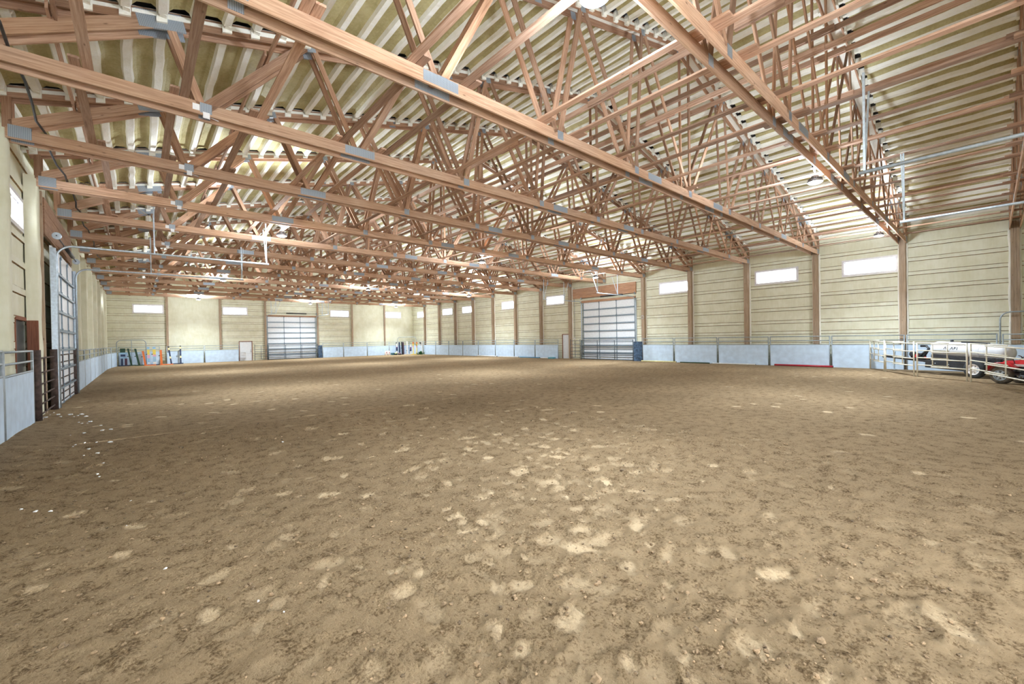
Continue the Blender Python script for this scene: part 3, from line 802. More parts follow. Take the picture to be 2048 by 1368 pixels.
# braces set higher, on the webs
for i, (x, z, w, h) in enumerate([(-0.95, 7.22, 0.04, 0.14), (2.1, 7.78, 0.04, 0.12), (9.1, 8.0, 0.04, 0.14), (11.95, 8.4, 0.04, 0.14), (12.9, 9.3, 0.04, 0.14), (14.1, 9.3, 0.04, 0.14),
                                (15.05, 8.5, 0.04, 0.14), (17.85, 8.1, 0.04, 0.14), (24.9, 7.78, 0.04, 0.12), (27.95, 7.22, 0.04, 0.14)]):
    brace_row('web_brace', x, z, 'narrow brace running lengthwise high up between truss webs, %s from the left wall' % ORD[i], w, h, 'narrow braces up in the webs', k0=0)

# ------------------------------------------------------------------ high-bay lamps
def make_lamp(label):
    t = thing('high_bay_lamp', (0, 0, 0), label, 'lamp', 'round high-bay lamps')
    m = MB().lathe([(0.05, 0.20), (0.09, 0.195), (0.10, 0.10), (0.16, 0.085), (0.185, 0.06), (0.19, 0.02), (0.17, 0.015), (0.168, 0.03)], n=28)
    for k in range(16):
        a = 2 * math.pi * k / 16
        m.beam((0.10 * math.cos(a), 0.10 * math.sin(a), 0.12), (0.165 * math.cos(a), 0.165 * math.sin(a), 0.09), 0.006, 0.05)
    m.build('housing', M['lamp_shell'], t, smooth=False)
    m = MB().lathe([(0.167, 0.025), (0.16, 0.005), (0.13, -0.012), (0.08, -0.022), (0.01, -0.026)], n=28)
    m.build('lens', M['lens'], t, smooth=True)
    m = MB().tube([(0, 0, 0.20), (0, 0, 0.27)], 0.012, 8); m.tube([(0, 0, 0.27), (0.02, 0, 0.29), (0, 0, 0.31), (-0.02, 0, 0.29), (0, 0, 0.27)], 0.006, 6)
    m.build('hook', M['black'], t)
    m = MB().tube([(0.03, 0, 0.18), (0.10, 0.02, 0.30), (0.05, 0.05, 0.38), (0.0, 0.0, 0.43)], 0.008, 6); m.build('cord', M['black'], t, smooth=True)
    m = MB().tube([(0, 0, 0.30), (0, 0, 0.43)], 0.006, 6); m.build('chain', M['galv'], t)
    m = MB().box(-0.06, 0.06, -0.06, 0.06, 0.43, 0.496); m.lathe([(0.10, 0.415), (0.10, 0.43)], n=16); m.build('junction_box', M['black'], t)
    ld = bpy.data.lights.new('lamp_light', 'AREA'); ld.shape = 'DISK'; ld.size = 0.30; ld.energy = LAMP_DOWN; ld.color = LAMP_COL; ld.spread = math.radians(128)
    lo = bpy.data.objects.new('lamp_light', ld); COL.objects.link(lo); lo.parent = t; lo.location = (0, 0, -0.035)
    pd = bpy.data.lights.new('side_fill', 'POINT'); pd.shadow_soft_size = 0.10; pd.energy = FILL_SIDE; pd.color = LAMP_COL  # point fill added below the lens to brighten the walls
    po = bpy.data.objects.new('side_fill', pd); COL.objects.link(po); po.parent = t; po.location = (0, 0, -0.16)
    ud = bpy.data.lights.new('up_fill', 'SPOT'); ud.spot_size = math.radians(178); ud.spot_blend = 0.12; ud.shadow_soft_size = 0.08; ud.energy = FILL_UP; ud.color = LAMP_COL  # upward fill added above the housing, not part of a real lamp
    uo = bpy.data.objects.new('up_fill', ud); COL.objects.link(uo); uo.parent = t; uo.location = (0.0, -0.10, 0.26); uo.rotation_euler = (math.pi, 0, 0)
    return t
lnames = ['left', 'middle', 'right']; rnames = ['nearest', 'second', 'third', 'farthest']
lp = None; boards = []
for j, y in enumerate(LAMP_Y):
    for i, x in enumerate(LAMP_X):
        lab = 'round high-bay lamp glowing white, %s column, %s row from the camera' % (lnames[i], rnames[j])
        if lp is None: lp = make_lamp(lab); q = lp
        else: q = dup(lp, (x, y, LAMP_Z), label=lab)
        q.location = (x, y, LAMP_Z)
        xa, xb = ((3.45, 4.85), (13.1, 15.4), (23.95, 26.1))[i]
        mm = MB().box(xa - x, xb - x, -0.045, 0.045, 0.4965, 0.534)
        bd = bpy.data.objects.new('mounting_board', mm.mesh('mounting_board', M['wood_brace'])); COL.objects.link(bd); boards.append((bd, q))
for bd, q in boards: bd.parent = q

# ------------------------------------------------------------------ arena kickboard panels
def make_panel(label, w=3.0, name='arena_panel', group='grey pipe panels with pale blue boards'):
    t = thing(name, (0, 0, 0), label, 'panel', group)
    for x in (0.03, w - 0.03): MB().tube([(x, 0, -0.05), (x, 0, 1.74)], 0.026, 8).build('post', M['pipe'], t, smooth=True)
    for z, nm in ((1.72, 'top_rail'), (1.48, 'middle_rail'), (1.245, 'board_rail')): MB().tube([(0.03, 0, z), (w - 0.03, 0, z)], 0.024, 8).build(nm, M['pipe'], t, smooth=True)
    MB().box(0.055, w - 0.055, -0.02, 0.02, 0.0, 1.225).build('board', M['board'], t)
    return t
PX = 28.65
pn = make_panel('arena panel on the right wall behind the water trailer wheel'); pn.location = (PX, -0.20, 0); pn.rotation_euler = (0, 0, math.pi / 2)
labR = ['arena panel with pale blue board on the right wall, right of the red ground pole', 'arena panel with pale blue board on the right wall behind the red ground pole',
        'arena panel on the right wall, next left of the one with the red pole', 'arena panel on the right wall, next right of the one with the yellow pole']
for i, y in enumerate((2.84, 5.88, 8.92, 11.96)): dup(pn, (PX, y, 0), math.pi / 2, label=labR[i])
short = make_panel('short arena panel behind the yellow ground pole, beside the dark blue board', 2.5); short.location = (PX, 15.0, 0); short.rotation_euler = (0, 0, math.pi / 2)
for i in range(8):
    dup(pn, (PX, 26.08 + i * 3.03, 0), math.pi / 2, label='arena panel with pale blue board on the right wall, %s beyond the white man door' % ORD[i])
# far wall
FY = 53.35
for i, x in enumerate((16.80, 19.12, 22.14)):
    if i == 0: dup(short, (x - 0.19, FY, 0), 0, label='short arena panel on the far wall, beside the dark blue board')
    else: dup(pn, (x, FY, 0), 0, label=['', 'arena panel on the far wall behind the white jugs and blue tub, left one', 'arena panel on the far wall behind the white jugs'][i])
dup(pn, (25.16, FY, 0), 0, label='arena panel on the far wall behind the navy and white jump standards')
for i, x in enumerate((2.02, 5.06)): dup(pn, (x, FY, 0), 0, label=['arena panel on the far wall, right of the navy and yellow jump standard', 'arena panel on the far wall, next to the white man door'][i])
dup(pn, (-1.45, FY, 0), 0, label='arena panel on the far wall behind the painted jump standards')
dup(pn, (28.14, FY - .02, 0), math.atan2(-2.95, 0.50), label='arena panel turning the far right corner behind the yellow jump standards')
# left wall
LX = -1.93
dup(pn, (LX, 12.33, 0.08), math.pi / 2, label='tall arena panel at the left edge of the view, nearest the camera')
dup(pn, (LX, 9.28, 0.10), math.pi / 2, label='arena panel on the left wall just outside the left edge of view')
for i in range(7):
    dup(pn, (LX, 25.3 + i * 3.03, 0), math.pi / 2, label='arena panel with pale blue board on the left wall, %s beyond the overhead door' % ORD[i])
a = math.atan2(FY - 46.6, 0.45)
c3 = dup(pn, (LX, 46.55, 0), math.atan2(3.0, 0.15), label='arena panel turning the far left corner, nearer one')
c4 = dup(pn, (LX + .16, 49.75, 0), math.atan2(3.0, 0.25), label='arena panel turning the far left corner, farther one')

# arched walk-through gates
def arch_gate(loc, rot, w, h, label, mid=False, gate=True):
    t = thing('arched_gate_frame', (0, 0, 0), label, 'gate', None); r = 0.32
    pts = [(0, 0, -0.05), (0, 0, h - r)] + [(r - r * math.cos(a), 0, h - r + r * math.sin(a)) for a in np.linspace(0, math.pi / 2, 6)[1:]]
    pts += [(w - r + r * math.sin(a), 0, h - r + r * math.cos(a)) for a in np.linspace(0, math.pi / 2, 6)] + [(w, 0, -0.05)]
    MB().tube(pts, 0.03, 8).build('arch', M['pipe'], t, smooth=True)
    if mid: MB().tube([(w / 2, 0, 0), (w / 2, 0, h)], 0.022, 8).build('middle_bar', M['pipe'], t, smooth=True)
    if gate:
        m = MB()
        for z in (1.70, 1.46, 1.22, 0.15): m.tube([(0.08, 0, z), (w - 0.08, 0, z)], 0.02, 8)
        for x in (0.08, w - 0.08): m.tube([(x, 0, 0.12), (x, 0, 1.72)], 0.022, 8)
        g = m.build('gate_leaf', M['pipe'], t, smooth=True)
        MB().box(0.1, w - 0.1, -0.015, 0.015, 0.15, 1.22).build('board', M['board'], g)
    t.location = loc; t.rotation_euler = (0, 0, rot)
    return t
arch_gate((PX, -0.27, 0), -math.pi / 2, 2.3, 2.68, 'tall arched pipe gate at the right edge behind the quad bike')
arch_gate((-1.52, FY - 0.12, 0), 0, 2.05, 2.38, 'arched pipe gate frame in the far left corner', mid=True, gate=False)
arch_gate((26.25, FY - 0.25, 0), -math.atan2(2.0, 2.0), 2.55, 2.35, 'arched pipe gate frame in the far right corner', gate=False)

# dark gates in front of the overhead doors
def pipe_gate(name, loc, rot, w, h, rails, label, mat, r=0.022, uprights=(), cat='gate', grp=None, post_r=None):
    t = thing(name, (0, 0, 0), label, cat, grp)
    for x in (0, w): MB().tube([(x, 0, -0.05), (x, 0, h)], post_r or r * 1.3, 8).build('gate_post', mat, t, smooth=True)
    for z in rails: MB().tube([(0, 0, z), (w, 0, z)], r, 8).build('rail', mat, t, smooth=True)
    for x in uprights: MB().tube([(x, 0.0, rails[0] if rails[0] < rails[-1] else rails[-1]), (x, 0, max(rails))], r, 8).build('upright', mat, t, smooth=True)
    t.location = loc; t.rotation_euler = (0, 0, rot); return t
rr = [0.06, 0.28, 0.36, 0.50, 0.62, 0.93, 1.08, 1.42, 1.60]
rr = [0.08, 0.26, 0.40, 0.52, 0.86, 1.02, 1.16, 1.50, 1.62]
pipe_gate('pipe_gate', (PX, 18.32, 0), math.pi / 2, 5.1, 1.66, rr, 'wide dark pipe gate in front of the right wall overhead door', M['darkgate'], uprights=(1.7, 3.4), r=0.026)
pipe_gate('pipe_gate', (10.85, FY, 0), 0, 5.2, 1.66, rr, 'wide dark pipe gate in front of the far wall overhead door', M['darkgate'], uprights=(1.75, 3.45), r=0.026)
pipe_gate('pipe_gate', (PX, 23.55, 0), math.pi / 2, 1.1, 1.75, [0.15, 0.42, 0.68, 1.0, 1.28, 1.6], 'narrow dark pipe gate between the overhead door and man door, right wall', M['darkgate'], uprights=(0.55,), r=0.018)
pipe_gate('pipe_gate', (9.52, FY, 0), 0, 1.25, 1.75, [0.15, 0.42, 0.68, 0.95, 1.2, 1.6], 'narrow dark pipe gate right of the far wall man door', M['darkgate'], uprights=(0.62,), r=0.018)
o = MB().box(PX - .05, PX + .02, 17.52, 18.24, 0, 1.50).build('dark_board', M['bluepad']); tag(o, 'dark blue board standing right of the right wall pipe gate', 'board')
o = MB().box(16.12, 16.58, FY - .05, FY + .02, 0, 1.50).build('dark_board', M['bluepad']); tag(o, 'dark blue board standing right of the far wall pipe gate', 'board')
# rusty pipe gates by the left overhead door
pipe_gate('rusty_gate', (LX, 15.85, 0.02), math.pi / 2, 2.95, 1.80, [0.12, 0.38, 0.62, 0.9, 1.2, 1.58], 'narrow rusty pipe gate between the dark posts beside the doorway', M['rust'], r=0.02, uprights=(1.2,), post_r=0.085)
pipe_gate('rusty_gate', (LX, 19.0, 0.0), math.pi / 2, 5.0, 1.80, [0.12, 0.36, 0.6, 0.86, 1.12, 1.38, 1.62], 'wide rusty pipe gate in front of the left overhead door', M['rust'], r=0.022, uprights=(1.6, 3.3), post_r=0.085)

# ------------------------------------------------------------------ cream corral panels around the trailer
def corral(p, q, label, top=1.43):
    d = Vector((q[0] - p[0], q[1] - p[1])); w = d.length; ang = math.atan2(d.y, d.x)
    t = thing('corral_panel', (0, 0, 0), label, 'fence panel', 'cream pipe panels penning the trailer')
    zs = [0.50, 0.80, 1.10, top - 0.02]
    for x in (0, w): MB().tube([(x, 0, -0.02), (x, 0, top)], 0.027, 8).build('post', M['cream'], t, smooth=True)
    a, b = 0.33 * w, 0.66 * w
    for z in zs:
        MB().tube([(0, 0, z), (b, 0, z)], 0.022, 8).build('rail', M['cream'], t, smooth=True)
        MB().tube([(a, -0.05, z - 0.05), (w, 0, z - 0.05)], 0.022, 8).build('rail', M['cream'], t, smooth=True)
    for x in (a + .03, b - .03): MB().tube([(x, -0.025, zs[0] - .04), (x, -0.025, zs[-1] - .02)], 0.02, 8).build('stay', M['cream'], t, smooth=True)
    t.location = (p[0], p[1], gz(*p)); t.rotation_euler = (0, 0, ang); return t
corral((28.45, 4.15), (26.68, 3.38), 'weathered cream pipe panel reaching back to the arena wall', 1.50)
corral((26.60, 3.32), (24.50, 2.16), 'cream pipe panel in front of the trailer hitch', 1.46)
corral((24.40, 2.05), (23.13, 0.60), 'cream pipe panel in front of the white tank', 1.43)
corral((22.95, 0.50), (18.3, -0.75), 'cream pipe panel in front of the red quad bike, right edge', 1.43)

# ------------------------------------------------------------------ water trailer
def wheel(parent_name, c, r, w, tyre, hub, parent, spokes=6, axis='Y', name='wheel', n=28, fl=-1):
    """tyre ring (lathe about Y), dished rim with holes between spokes"""
    m = MB().lathe([(r * .60, -w * .45), (r * .80, -w * .5), (r * .95, -w * .42), (r, -w * .25), (r, w * .25), (r * .95, w * .42), (r * .80, w * .5), (r * .60, w * .45)], c, 'Y', n, cap=False)
    o = m.build(name, tyre, parent, smooth=True)
    m = MB().lathe([(r * .62, -w * .45), (r * .62, w * .45)], c, 'Y', n, cap=False)
    m.lathe([(r * .62, -w * .47), (r * .58, -w * .47), (r * .50, -w * .30), (r * .46, -w * .28)], c, 'Y', n, cap=False)
    m.lathe([(r * .18, -w * .40), (r * .16, -w * .44), (r * .03, -w * .45)], c, 'Y', 14)
    for k in range(spokes):
        a = 2 * math.pi * k / spokes
        m.beam((c[0] + r * .12 * math.cos(a), c[1] - w * .36, c[2] + r * .12 * math.sin(a)), (c[0] + r * .52 * math.cos(a), c[1] - w * .30, c[2] + r * .52 * math.sin(a)), r * .20, 0.02, up=(0, 1, 0))
    m.lathe([(r * .22, -w * .37), (r * .22, -w * .33)], c, 'Y', 16)
    if fl > 0: m.v = [(q[0], 2 * c[1] - q[1], q[2]) for q in m.v]; m.f = [f[::-1] for f in m.f]
    m.build('rim', hub, o)
    return o
def water_trailer():
    u = Vector((.55, .835)).normalized(); ang = math.atan2(u.y, u.x)
    t = thing('water_trailer', (0, 0, 0), 'white tank water trailer on black frame behind the cream panels', 'trailer')
    # tank, axis x
    x0, x1, r, zc = -0.62, 1.98, 0.335, 1.03
    prof = [(0.01, x0 - .10), (r * .5, x0 - .07), (r * .85, x0 + .02), (r * .98, x0 + .12), (r, x0 + .25), (r, x1 - .25), (r * .98, x1 - .12), (r * .85, x1 - .02), (r * .5, x1 + .07), (0.01, x1 + .10)]
    tk = MB().lathe(prof, (0, 0, zc), 'X', 32).build('tank', M['tank'], t, smooth=True)
    MB().lathe([(0.05, 0), (0.05, 0.08), (0.035, 0.10)], (1.35, 0, zc + r - .01), 'Z', 12).build('vent_cap', M['black'], tk)
    MB().box(0.1, 0.95, -0.10, 0.10, zc + r - .01, zc + r + .035).build('tank_strap', M['black'], tk)
    for x in (0.2, 1.2):
        MB().tube([(x, r * 1.005 * math.cos(a), zc + r * 1.005 * math.sin(a)) for a in np.linspace(0, 2 * math.pi, 24, endpoint=False)], 0.008, 6, closed=True).build('tank_band', M['tank'], tk)
    # lettering wrapped on the camera side of the tank
    def letters(txt, xc, size, z0):
        cu = bpy.data.curves.new('lettering', 'FONT'); cu.body = txt; cu.size = size; cu.extrude = 0.0; cu.align_x = 'CENTER'; cu.offset = 0.006; cu.space_character = 1.25
        tmp = bpy.data.objects.new('lettering_source', cu); COL.objects.link(tmp)
        bpy.context.view_layer.update()
        mesh = bpy.data.meshes.new_from_object(tmp.evaluated_get(bpy.context.evaluated_depsgraph_get()))
        bpy.data.objects.remove(tmp); bpy.data.curves.remove(cu)
        for v in mesh.vertices:
            x, y = v.co.x, v.co.y
            a = (z0 + y - zc) / (r + .004)
            v.co = (xc - x, (r + .004) * math.cos(a), zc + (r + .004) * math.sin(a))
        mesh.materials.clear(); mesh.materials.append(M['black'])
        o = bpy.data.objects.new('lettering', mesh); COL.objects.link(o); o.parent = tk
    letters('\u039b  \u039bBI', 1.16, 0.15, zc + 0.03)
    m = MB().box(-0.9, 2.1, -0.42, -0.34, 0.42, 0.52); m.box(-0.9, 2.1, 0.34, 0.42, 0.42, 0.52)
    for x in (-0.85, 0.3, 1.4, 2.05): m.box(x, x + .08, -.40, .40, 0.43, 0.51)
    m.box(-0.5, 1.9, -0.30, 0.30, 0.52, 0.78)
    m.beam((2.08, -0.38, 0.47), (4.0, 0, 0.48), 0.07, 0.09); m.beam((2.08, 0.38, 0.47), (4.0, 0, 0.48), 0.07, 0.09)
    m.build('frame', M['black'], t)
    m = MB().box(3.85, 4.25, -0.05, 0.05, 0.44, 0.54); m.lathe([(0.05, .40), (.06, .48), (0.04, .56)], (4.2, 0, 0), 'Z', 12); m.build('hitch', M['black'], t)
    m = MB().tube([(3.7, 0.0, -.1), (3.7, 0, .75)], 0.03, 8); m.lathe([(.10, -.12), (.10, -.09)], (3.7, 0, 0), 'Z', 12); m.build('jack', M['galv'], t)
    m = MB().box(0.5, 2.0, 0.425, 0.46, 0.20, 0.52)
    m.build('side_panel', M['black'], t)
    m = MB()
    for x in (1.1, 1.6):
        for z in (0.28, 0.42): m.lathe([(0.022, 0.46), (0.022, 0.475)], (x, 0, z), 'Y', 8)
    m.build('bolt', M['galv'], t)
    # engine pump on the tongue
    m = MB().box(2.35, 2.95, -0.38, 0.38, 0.50, 0.54); m.box(2.45, 2.85, -0.18, 0.16, 0.54, 0.76); m.lathe([(0.12, -0.05), (0.13, 0.10), (0.08, 0.14)], (2.75, 0.12, 0.72), 'Y', 14); m.tube([(2.35, .1, .62), (2.2, .15, .84), (2.15, .1, 1.02), (2.3, 0.05, 1.12), (2.55, 0, 1.10)], 0.05, 8)
    m.beam((2.6, .15, .56), (2.1, .30, .92), 0.05, 0.05); m.build('pump', M['black'], t)
    m = MB().box(2.5, 2.75, 0.165, 0.20, 0.58, 0.72); m.tube([(2.2, .22, .62), (2.05, .3, .58), (2.0, .36, .60)], 0.03, 8); m.build('pump_cover', M['red'], t)
    MB().tube([(3.0, 0.1, 0.5), (3.05, 0.12, 1.22)], 0.008, 6).build('antenna', M['black'], t)
    MB().tube([(0, -0.75, 0.34), (0, 0.75, 0.34)], 0.03, 8).build('axle', M['black'], t)
    for s in (-1, 1):
        w = wheel('w', (0, 0.72 * s, 0.35), 0.35, 0.22, M['tyre'], M['wheel_white'], t, 8, fl=s)
    m = MB()
    for s in (-1, 1): m.box(-0.3, 0.3, .42 * s, .60 * s, 0.715, 0.74)
    m.build('fender', M['black'], t)
    t.location = (25.60, 0.05, gz(25.6, 0)); t.rotation_euler = (0, math.radians(-3.0), ang)
water_trailer()

# ------------------------------------------------------------------ quad bike
def quad():
    u = Vector((.50, .86)).normalized(); ang = math.atan2(u.y, u.x)
    t = thing('quad_bike', (0, 0, 0), 'red quad bike with dusty tyres at the right edge behind the cream panel', 'quad bike')
    for x in (0.62, -0.62):
        for s in (-1, 1): wheel('w', (x, 0.42 * s, 0.30), 0.30, 0.24, M['dusty_tyre'], M['galv'], t, 6, fl=s)
    m = MB().beam((-.75, -.14, .38), (.75, -.14, .40), .04, .05); m.beam((-.75, .14, .38), (.75, .14, .40), .04, .05)
    for x in (.62, -.62): m.tube([(x, -.4, .30), (x, .4, .30)], .025, 8)
    m.box(-.3, .25, -.2, .2, .35, .62); m.build('chassis', M['black'], t)
    def shell(pts, y0, y1, name, mat, th=0.03):
        m = MB(); b = len(m.v)
        for (x, z) in pts:
            m.v += [(x, y0, z), (x, y1, z), (x, y1, z - th), (x, y0, z - th)]
        for i in range(len(pts) - 1):
            a = b + i * 4; c = a + 4
            for k in range(4): m.face((a + k, a + (k + 1) % 4, c + (k + 1) % 4, c + k), 0)
        m.face((b, b + 3, b + 2, b + 1)); e = b + (len(pts) - 1) * 4; m.face((e, e + 1, e + 2, e + 3))
        return m.build(name, mat, t, smooth=True)
    def arc(cx): return [(cx + 0.40 * math.cos(a), 0.34 + 0.42 * math.sin(a)) for a in np.linspace(math.radians(15), math.radians(150), 10)]
    for s in (-1, 1):
        shell(arc(0.62), 0.20 * s, 0.56 * s, 'front_fender', M['red']); shell(arc(-0.62)[::1], 0.20 * s, 0.56 * s, 'rear_fender', M['red'])
        shell([(-.25, .36), (0, .33), (.25, .36)], .25 * s, .52 * s, 'footrest', M['black'])
    m = MB(); m.hexa([(.05, -.2, .6), (.85, -.18, .62), (.85, .18, .62), (.05, .2, .6), (.15, -.12, .86), (.72, -.12, .80), (.72, .12, .80), (.15, .12, .86)]); m.build('bodywork', M['red'], t)
    m = MB(); m.hexa([(-.62, -.15, .68), (.12, -.13, .70), (.12, .13, .70), (-.62, .15, .68), (-.60, -.12, .82), (.05, -.10, .84), (.05, .10, .84), (-.60, .12, .82)]); m.build('seat', M['black'], t)
    m = MB().tube([(.22, -.36, 1.0), (.28, -.15, .98), (.32, 0, .92), (.28, .15, .98), (.22, .36, 1.0)], .014, 8); m.tube([(.32, 0, .92), (.42, 0, .75)], .025, 8); m.build('handlebar', M['black'], t)
    for x0, x1 in ((.45, .95), (-.95, -.5)):
        m = MB()
        for y in np.linspace(-.3, .3, 6): m.tube([(x0, y, .88), (x1, y, .88)], .01, 6)
        for x in (x0, x1): m.tube([(x, -.3, .88), (x, .3, .88)], .012, 6); m.tube([(x, -.2, .88), (x * .95, -.15, .7)], .012, 6); m.tube([(x, .2, .88), (x * .95, .15, .7)], .012, 6)
        m.build('rack', M['black'], t)
    m = MB().box(-.1, .5, .205, .225, .62, .70); m.build('side_stripe', M['white'], t)
    wx, wy = 22.85, -0.25; v = Vector((u.y, -u.x))          # v: away to the right of travel
    cx = wx - u.x * .62 + v.x * (.42); cy = wy - u.y * .62 + v.y * .42
    t.location = (cx, cy, gz(cx, cy)); t.rotation_euler = (0, 0, ang)
quad()

# ------------------------------------------------------------------ jump standards and clutter
def standard(x, y, h, bands, label, w=0.09, lean=0.0, base_dx=(-.28, .28), base_mat='white', cup=0.9, thick=None):
    """square upright with painted bands (fractions), cross foot; lean = top offset in x"""
    t = thing('jump_standard', (x, y, gz(x, y)), label, 'jump standard', 'painted jump standards in the corners')
    g = gz(x, y); z = g + 0.06
    for i, (h0, h1, mat) in enumerate(bands):
        a = z + h0 * h; b = z + h1 * h
        xa = x + lean * h0; xb = x + lean * h1
        m = MB(); m.hexa([(xa - w / 2, y - .045, a), (xa + w / 2, y - .045, a), (xa + w / 2, y + .045, a), (xa - w / 2, y + .045, a), (xb - w / 2, y - .045, b), (xb + w / 2, y - .045, b), (xb + w / 2, y + .045, b), (xb - w / 2, y + .045, b)])
        m.build('upright', M[mat], t, label='%s band of the upright' % mat if len(bands) > 1 else None)
    m = MB().box(x + base_dx[0], x + base_dx[1], y - .05, y + .05, g, g + .08); m.box(x - .05, x + .05, y - .17, y + .17, g, g + .075)
    m.build('foot', M[base_mat], t)
    if cup:
        xc = x + lean * cup / h
        m = MB().box(xc - w / 2 - .10, xc - w / 2 + .0, y - .06, y + .02, g + cup, g + cup + .07); m.build('jump_cup', M['black'], t)
    return t
JY = 52.7
# left corner
t = thing('jump_wing', (-1.05, JY, gz(-1.05, JY)), 'multicoloured jump wing with black top and navy legs, far left corner', 'jump standard')
g = gz(-1.05, JY)
for (x0, x1, z0, z1, mat) in ((-1.28, -.92, 1.25, 1.62, 'green'), (-1.28, -.82, 1.08, 1.25, 'skyblue'), (-1.25, -.92, .88, 1.08, 'navy'), (-1.24, -.84, .70, .88, 'skyblue'), (-1.24, -1.08, .06, .70, 'navy'), (-.98, -.80, .06, .70, 'plum')):
    MB().box(x0, x1, JY - .04, JY + .04, g + z0, g + z1).build('board', M[mat], t)
MB().box(-1.42, -.66, JY - .15, JY + .05, g, g + .09).build('foot', M['navy'], t)
standard(-.52, JY + .15, 1.55, [(0, 1, 'green')], 'dark green leaning jump standard, left one of the pair', 0.13, -0.22, (-.4, .3), 'green', .85)
standard(.02, JY - .45, 1.52, [(0, 1, 'green')], 'dark green leaning jump standard, right one of the pair', 0.15, -0.26, (-.3, .5), 'green', .85)
standard(.45, JY - 1.1, 1.30, [(0, 1, 'orange')], 'orange jump standard left of the sky blue topped pair', 0.15, -0.17, (-.1, .75), 'orange', .8)
standard(.72, JY + .15, 1.66, [(0, .12, 'white'), (.12, .35, 'skyblue'), (.35, .55, 'pink'), (.55, .85, 'yellow'), (.85, 1, 'skyblue')], 'pastel striped jump standard with sky blue top, left of two', 0.18, -0.05, (-.1, .5), 'blue', 1.0)
standard(1.12, JY - .45, 1.66, [(0, .15, 'white'), (.15, .45, 'skyblue'), (.45, .56, 'pink'), (.56, .86, 'yellow'), (.86, 1, 'skyblue')], 'pastel striped jump standard with sky blue top, right of two', 0.22, -0.03, (-.3, .4), 'navy', 1.0)
standard(1.60, JY - 1.1, 1.36, [(0, 1, 'orange')], 'orange jump standard left of the navy and yellow one', 0.16, -0.05, (-.15, .85), 'orange', .85)
standard(2.35, JY - .2, 1.66, [(0, .3, 'navy'), (.3, .42, 'paleyellow'), (.42, .80, 'navy'), (.80, .92, 'paleyellow'), (.92, 1, 'black')], 'navy and yellow banded jump standard, leaning one', 0.11, -0.19, (-.05, .9), 'navy', 1.15)
standard(3.10, JY + .3, 1.72, [(0, .3, 'navy'), (.3, .42, 'paleyellow'), (.42, .82, 'navy'), (.82, .94, 'paleyellow'), (.94, 1, 'black')], 'navy and yellow banded jump standard, upright one at the right end', 0.11, -0.01, (-.1, .2), 'navy', 1.25)
# right corner, along the far wall
JR = 52.6
standard(25.85, JR - .05, 1.45, [(0, .32, 'white'), (.32, .62, 'navy'), (.62, .70, 'purple'), (.70, 1, 'white')], 'white and navy jump standard right of the flower boxes', 0.16, 0, (-.5, .5), 'white', 0)
standard(26.02, JR + .4, 1.60, [(0, 1, 'black')], 'thin black jump standard leaning behind the white and navy one', 0.10, -0.01, (-.1, .1), 'black', 0)
standard(26.45, JR + .35, 1.62, [(0, 1, 'navy')], 'navy jump standard, left of the black pair', 0.15, -0.03, (-.15, .15), 'navy', 0)
standard(26.78, JR + .2, 1.64, [(0, 1, 'black')], 'black jump standard left of the tall white post', 0.17, -0.06, (-.15, .15), 'black', .85)
standard(27.05, JR + .45, 1.60, [(0, 1, 'plum')], 'dark plum jump standard touching the tall white post', 0.12, 0, (-.12, .12), 'plum', 0)
standard(27.28, JR - .25, 1.72, [(0, 1, 'white')], 'tall plain white jump standard in the far right corner', 0.16, -0.02, (-.5, .3), 'white', .5)
standard(27.62, JR - .55, 1.28, [(0, .3, 'white'), (.3, .48, 'navy'), (.48, .72, 'purple'), (.72, 1, 'white')], 'white and purple jump standard right of the tall white one', 0.16, .03, (-.3, .3), 'white', .5)
standard(27.47, JR - 1.55, 1.60, [(0, .58, 'paleyellow'), (.58, .68, 'pink'), (.68, .86, 'yellow'), (.86, 1, 'orange')], 'yellow jump standard with orange top, left of the pair', 0.15, 0, (-.35, .35), 'yellow', 0)
standard(27.66, JR - 2.1, 1.60, [(0, .55, 'paleyellow'), (.55, .66, 'pink'), (.66, .86, 'yellow'), (.86, 1, 'orange')], 'yellow jump standard with orange top, right of the pair', 0.15, .05, (-.35, .35), 'yellow', 1.25)
standard(28.3, 50.0, 1.62, [(0, 1, 'white')], 'plain white jump standard leaning by the far end of the right wall', 0.15, -0.11, (-.4, .3), 'white', 0)
o = MB()
t = thing('cow_spotted_sign', (28.32, 50.55, gz(28.32, 50.55)), 'black and white spotted round board on a stake in the far right corner', 'sign')
MB().tube([(28.32, 50.55, 0), (28.32, 50.55, 1.2)], .02, 6).build('stake', M['white'], t)
f = MB().lathe([(.01, -.02), (.24, -.02), (.24, .02), (.01, .02)], (28.32, 50.53, 1.42), 'Y', 16).build('face', M['white'], t)
m = MB()
for (dx, dz, r) in ((-.12, .12, .10), (.08, .10, .11), (.10, -.15, .07), (-.02, .0, .05)): m.lathe([(.01, -.032), (r, -.03), (r, -.018)], (28.32 + dx, 50.53, 1.42 + dz), 'Y', 10)
m.build('spot', M['black'], f)
# green bush
m = MB(); rnd = random.Random(9)
for k in range(90):
    a = rnd.uniform(0, 6.28); rr_ = rnd.uniform(0, .42); h = rnd.uniform(.08, .48) * (1 - rr_ * .8)
    x, y = 27.5 + rr_ * 1.15 * math.cos(a), 49.2 + rr_ * math.sin(a)
    m.beam((x, y, gz(x, y) + h * .4), (x + .12 * math.cos(a), y + .12 * math.sin(a), gz(x, y) + h + .06), .06, .012)
o = m.build('artificial_plant', M['leaf']); tag(o, 'dark green artificial plant beside the yellow jump standards', 'plant')
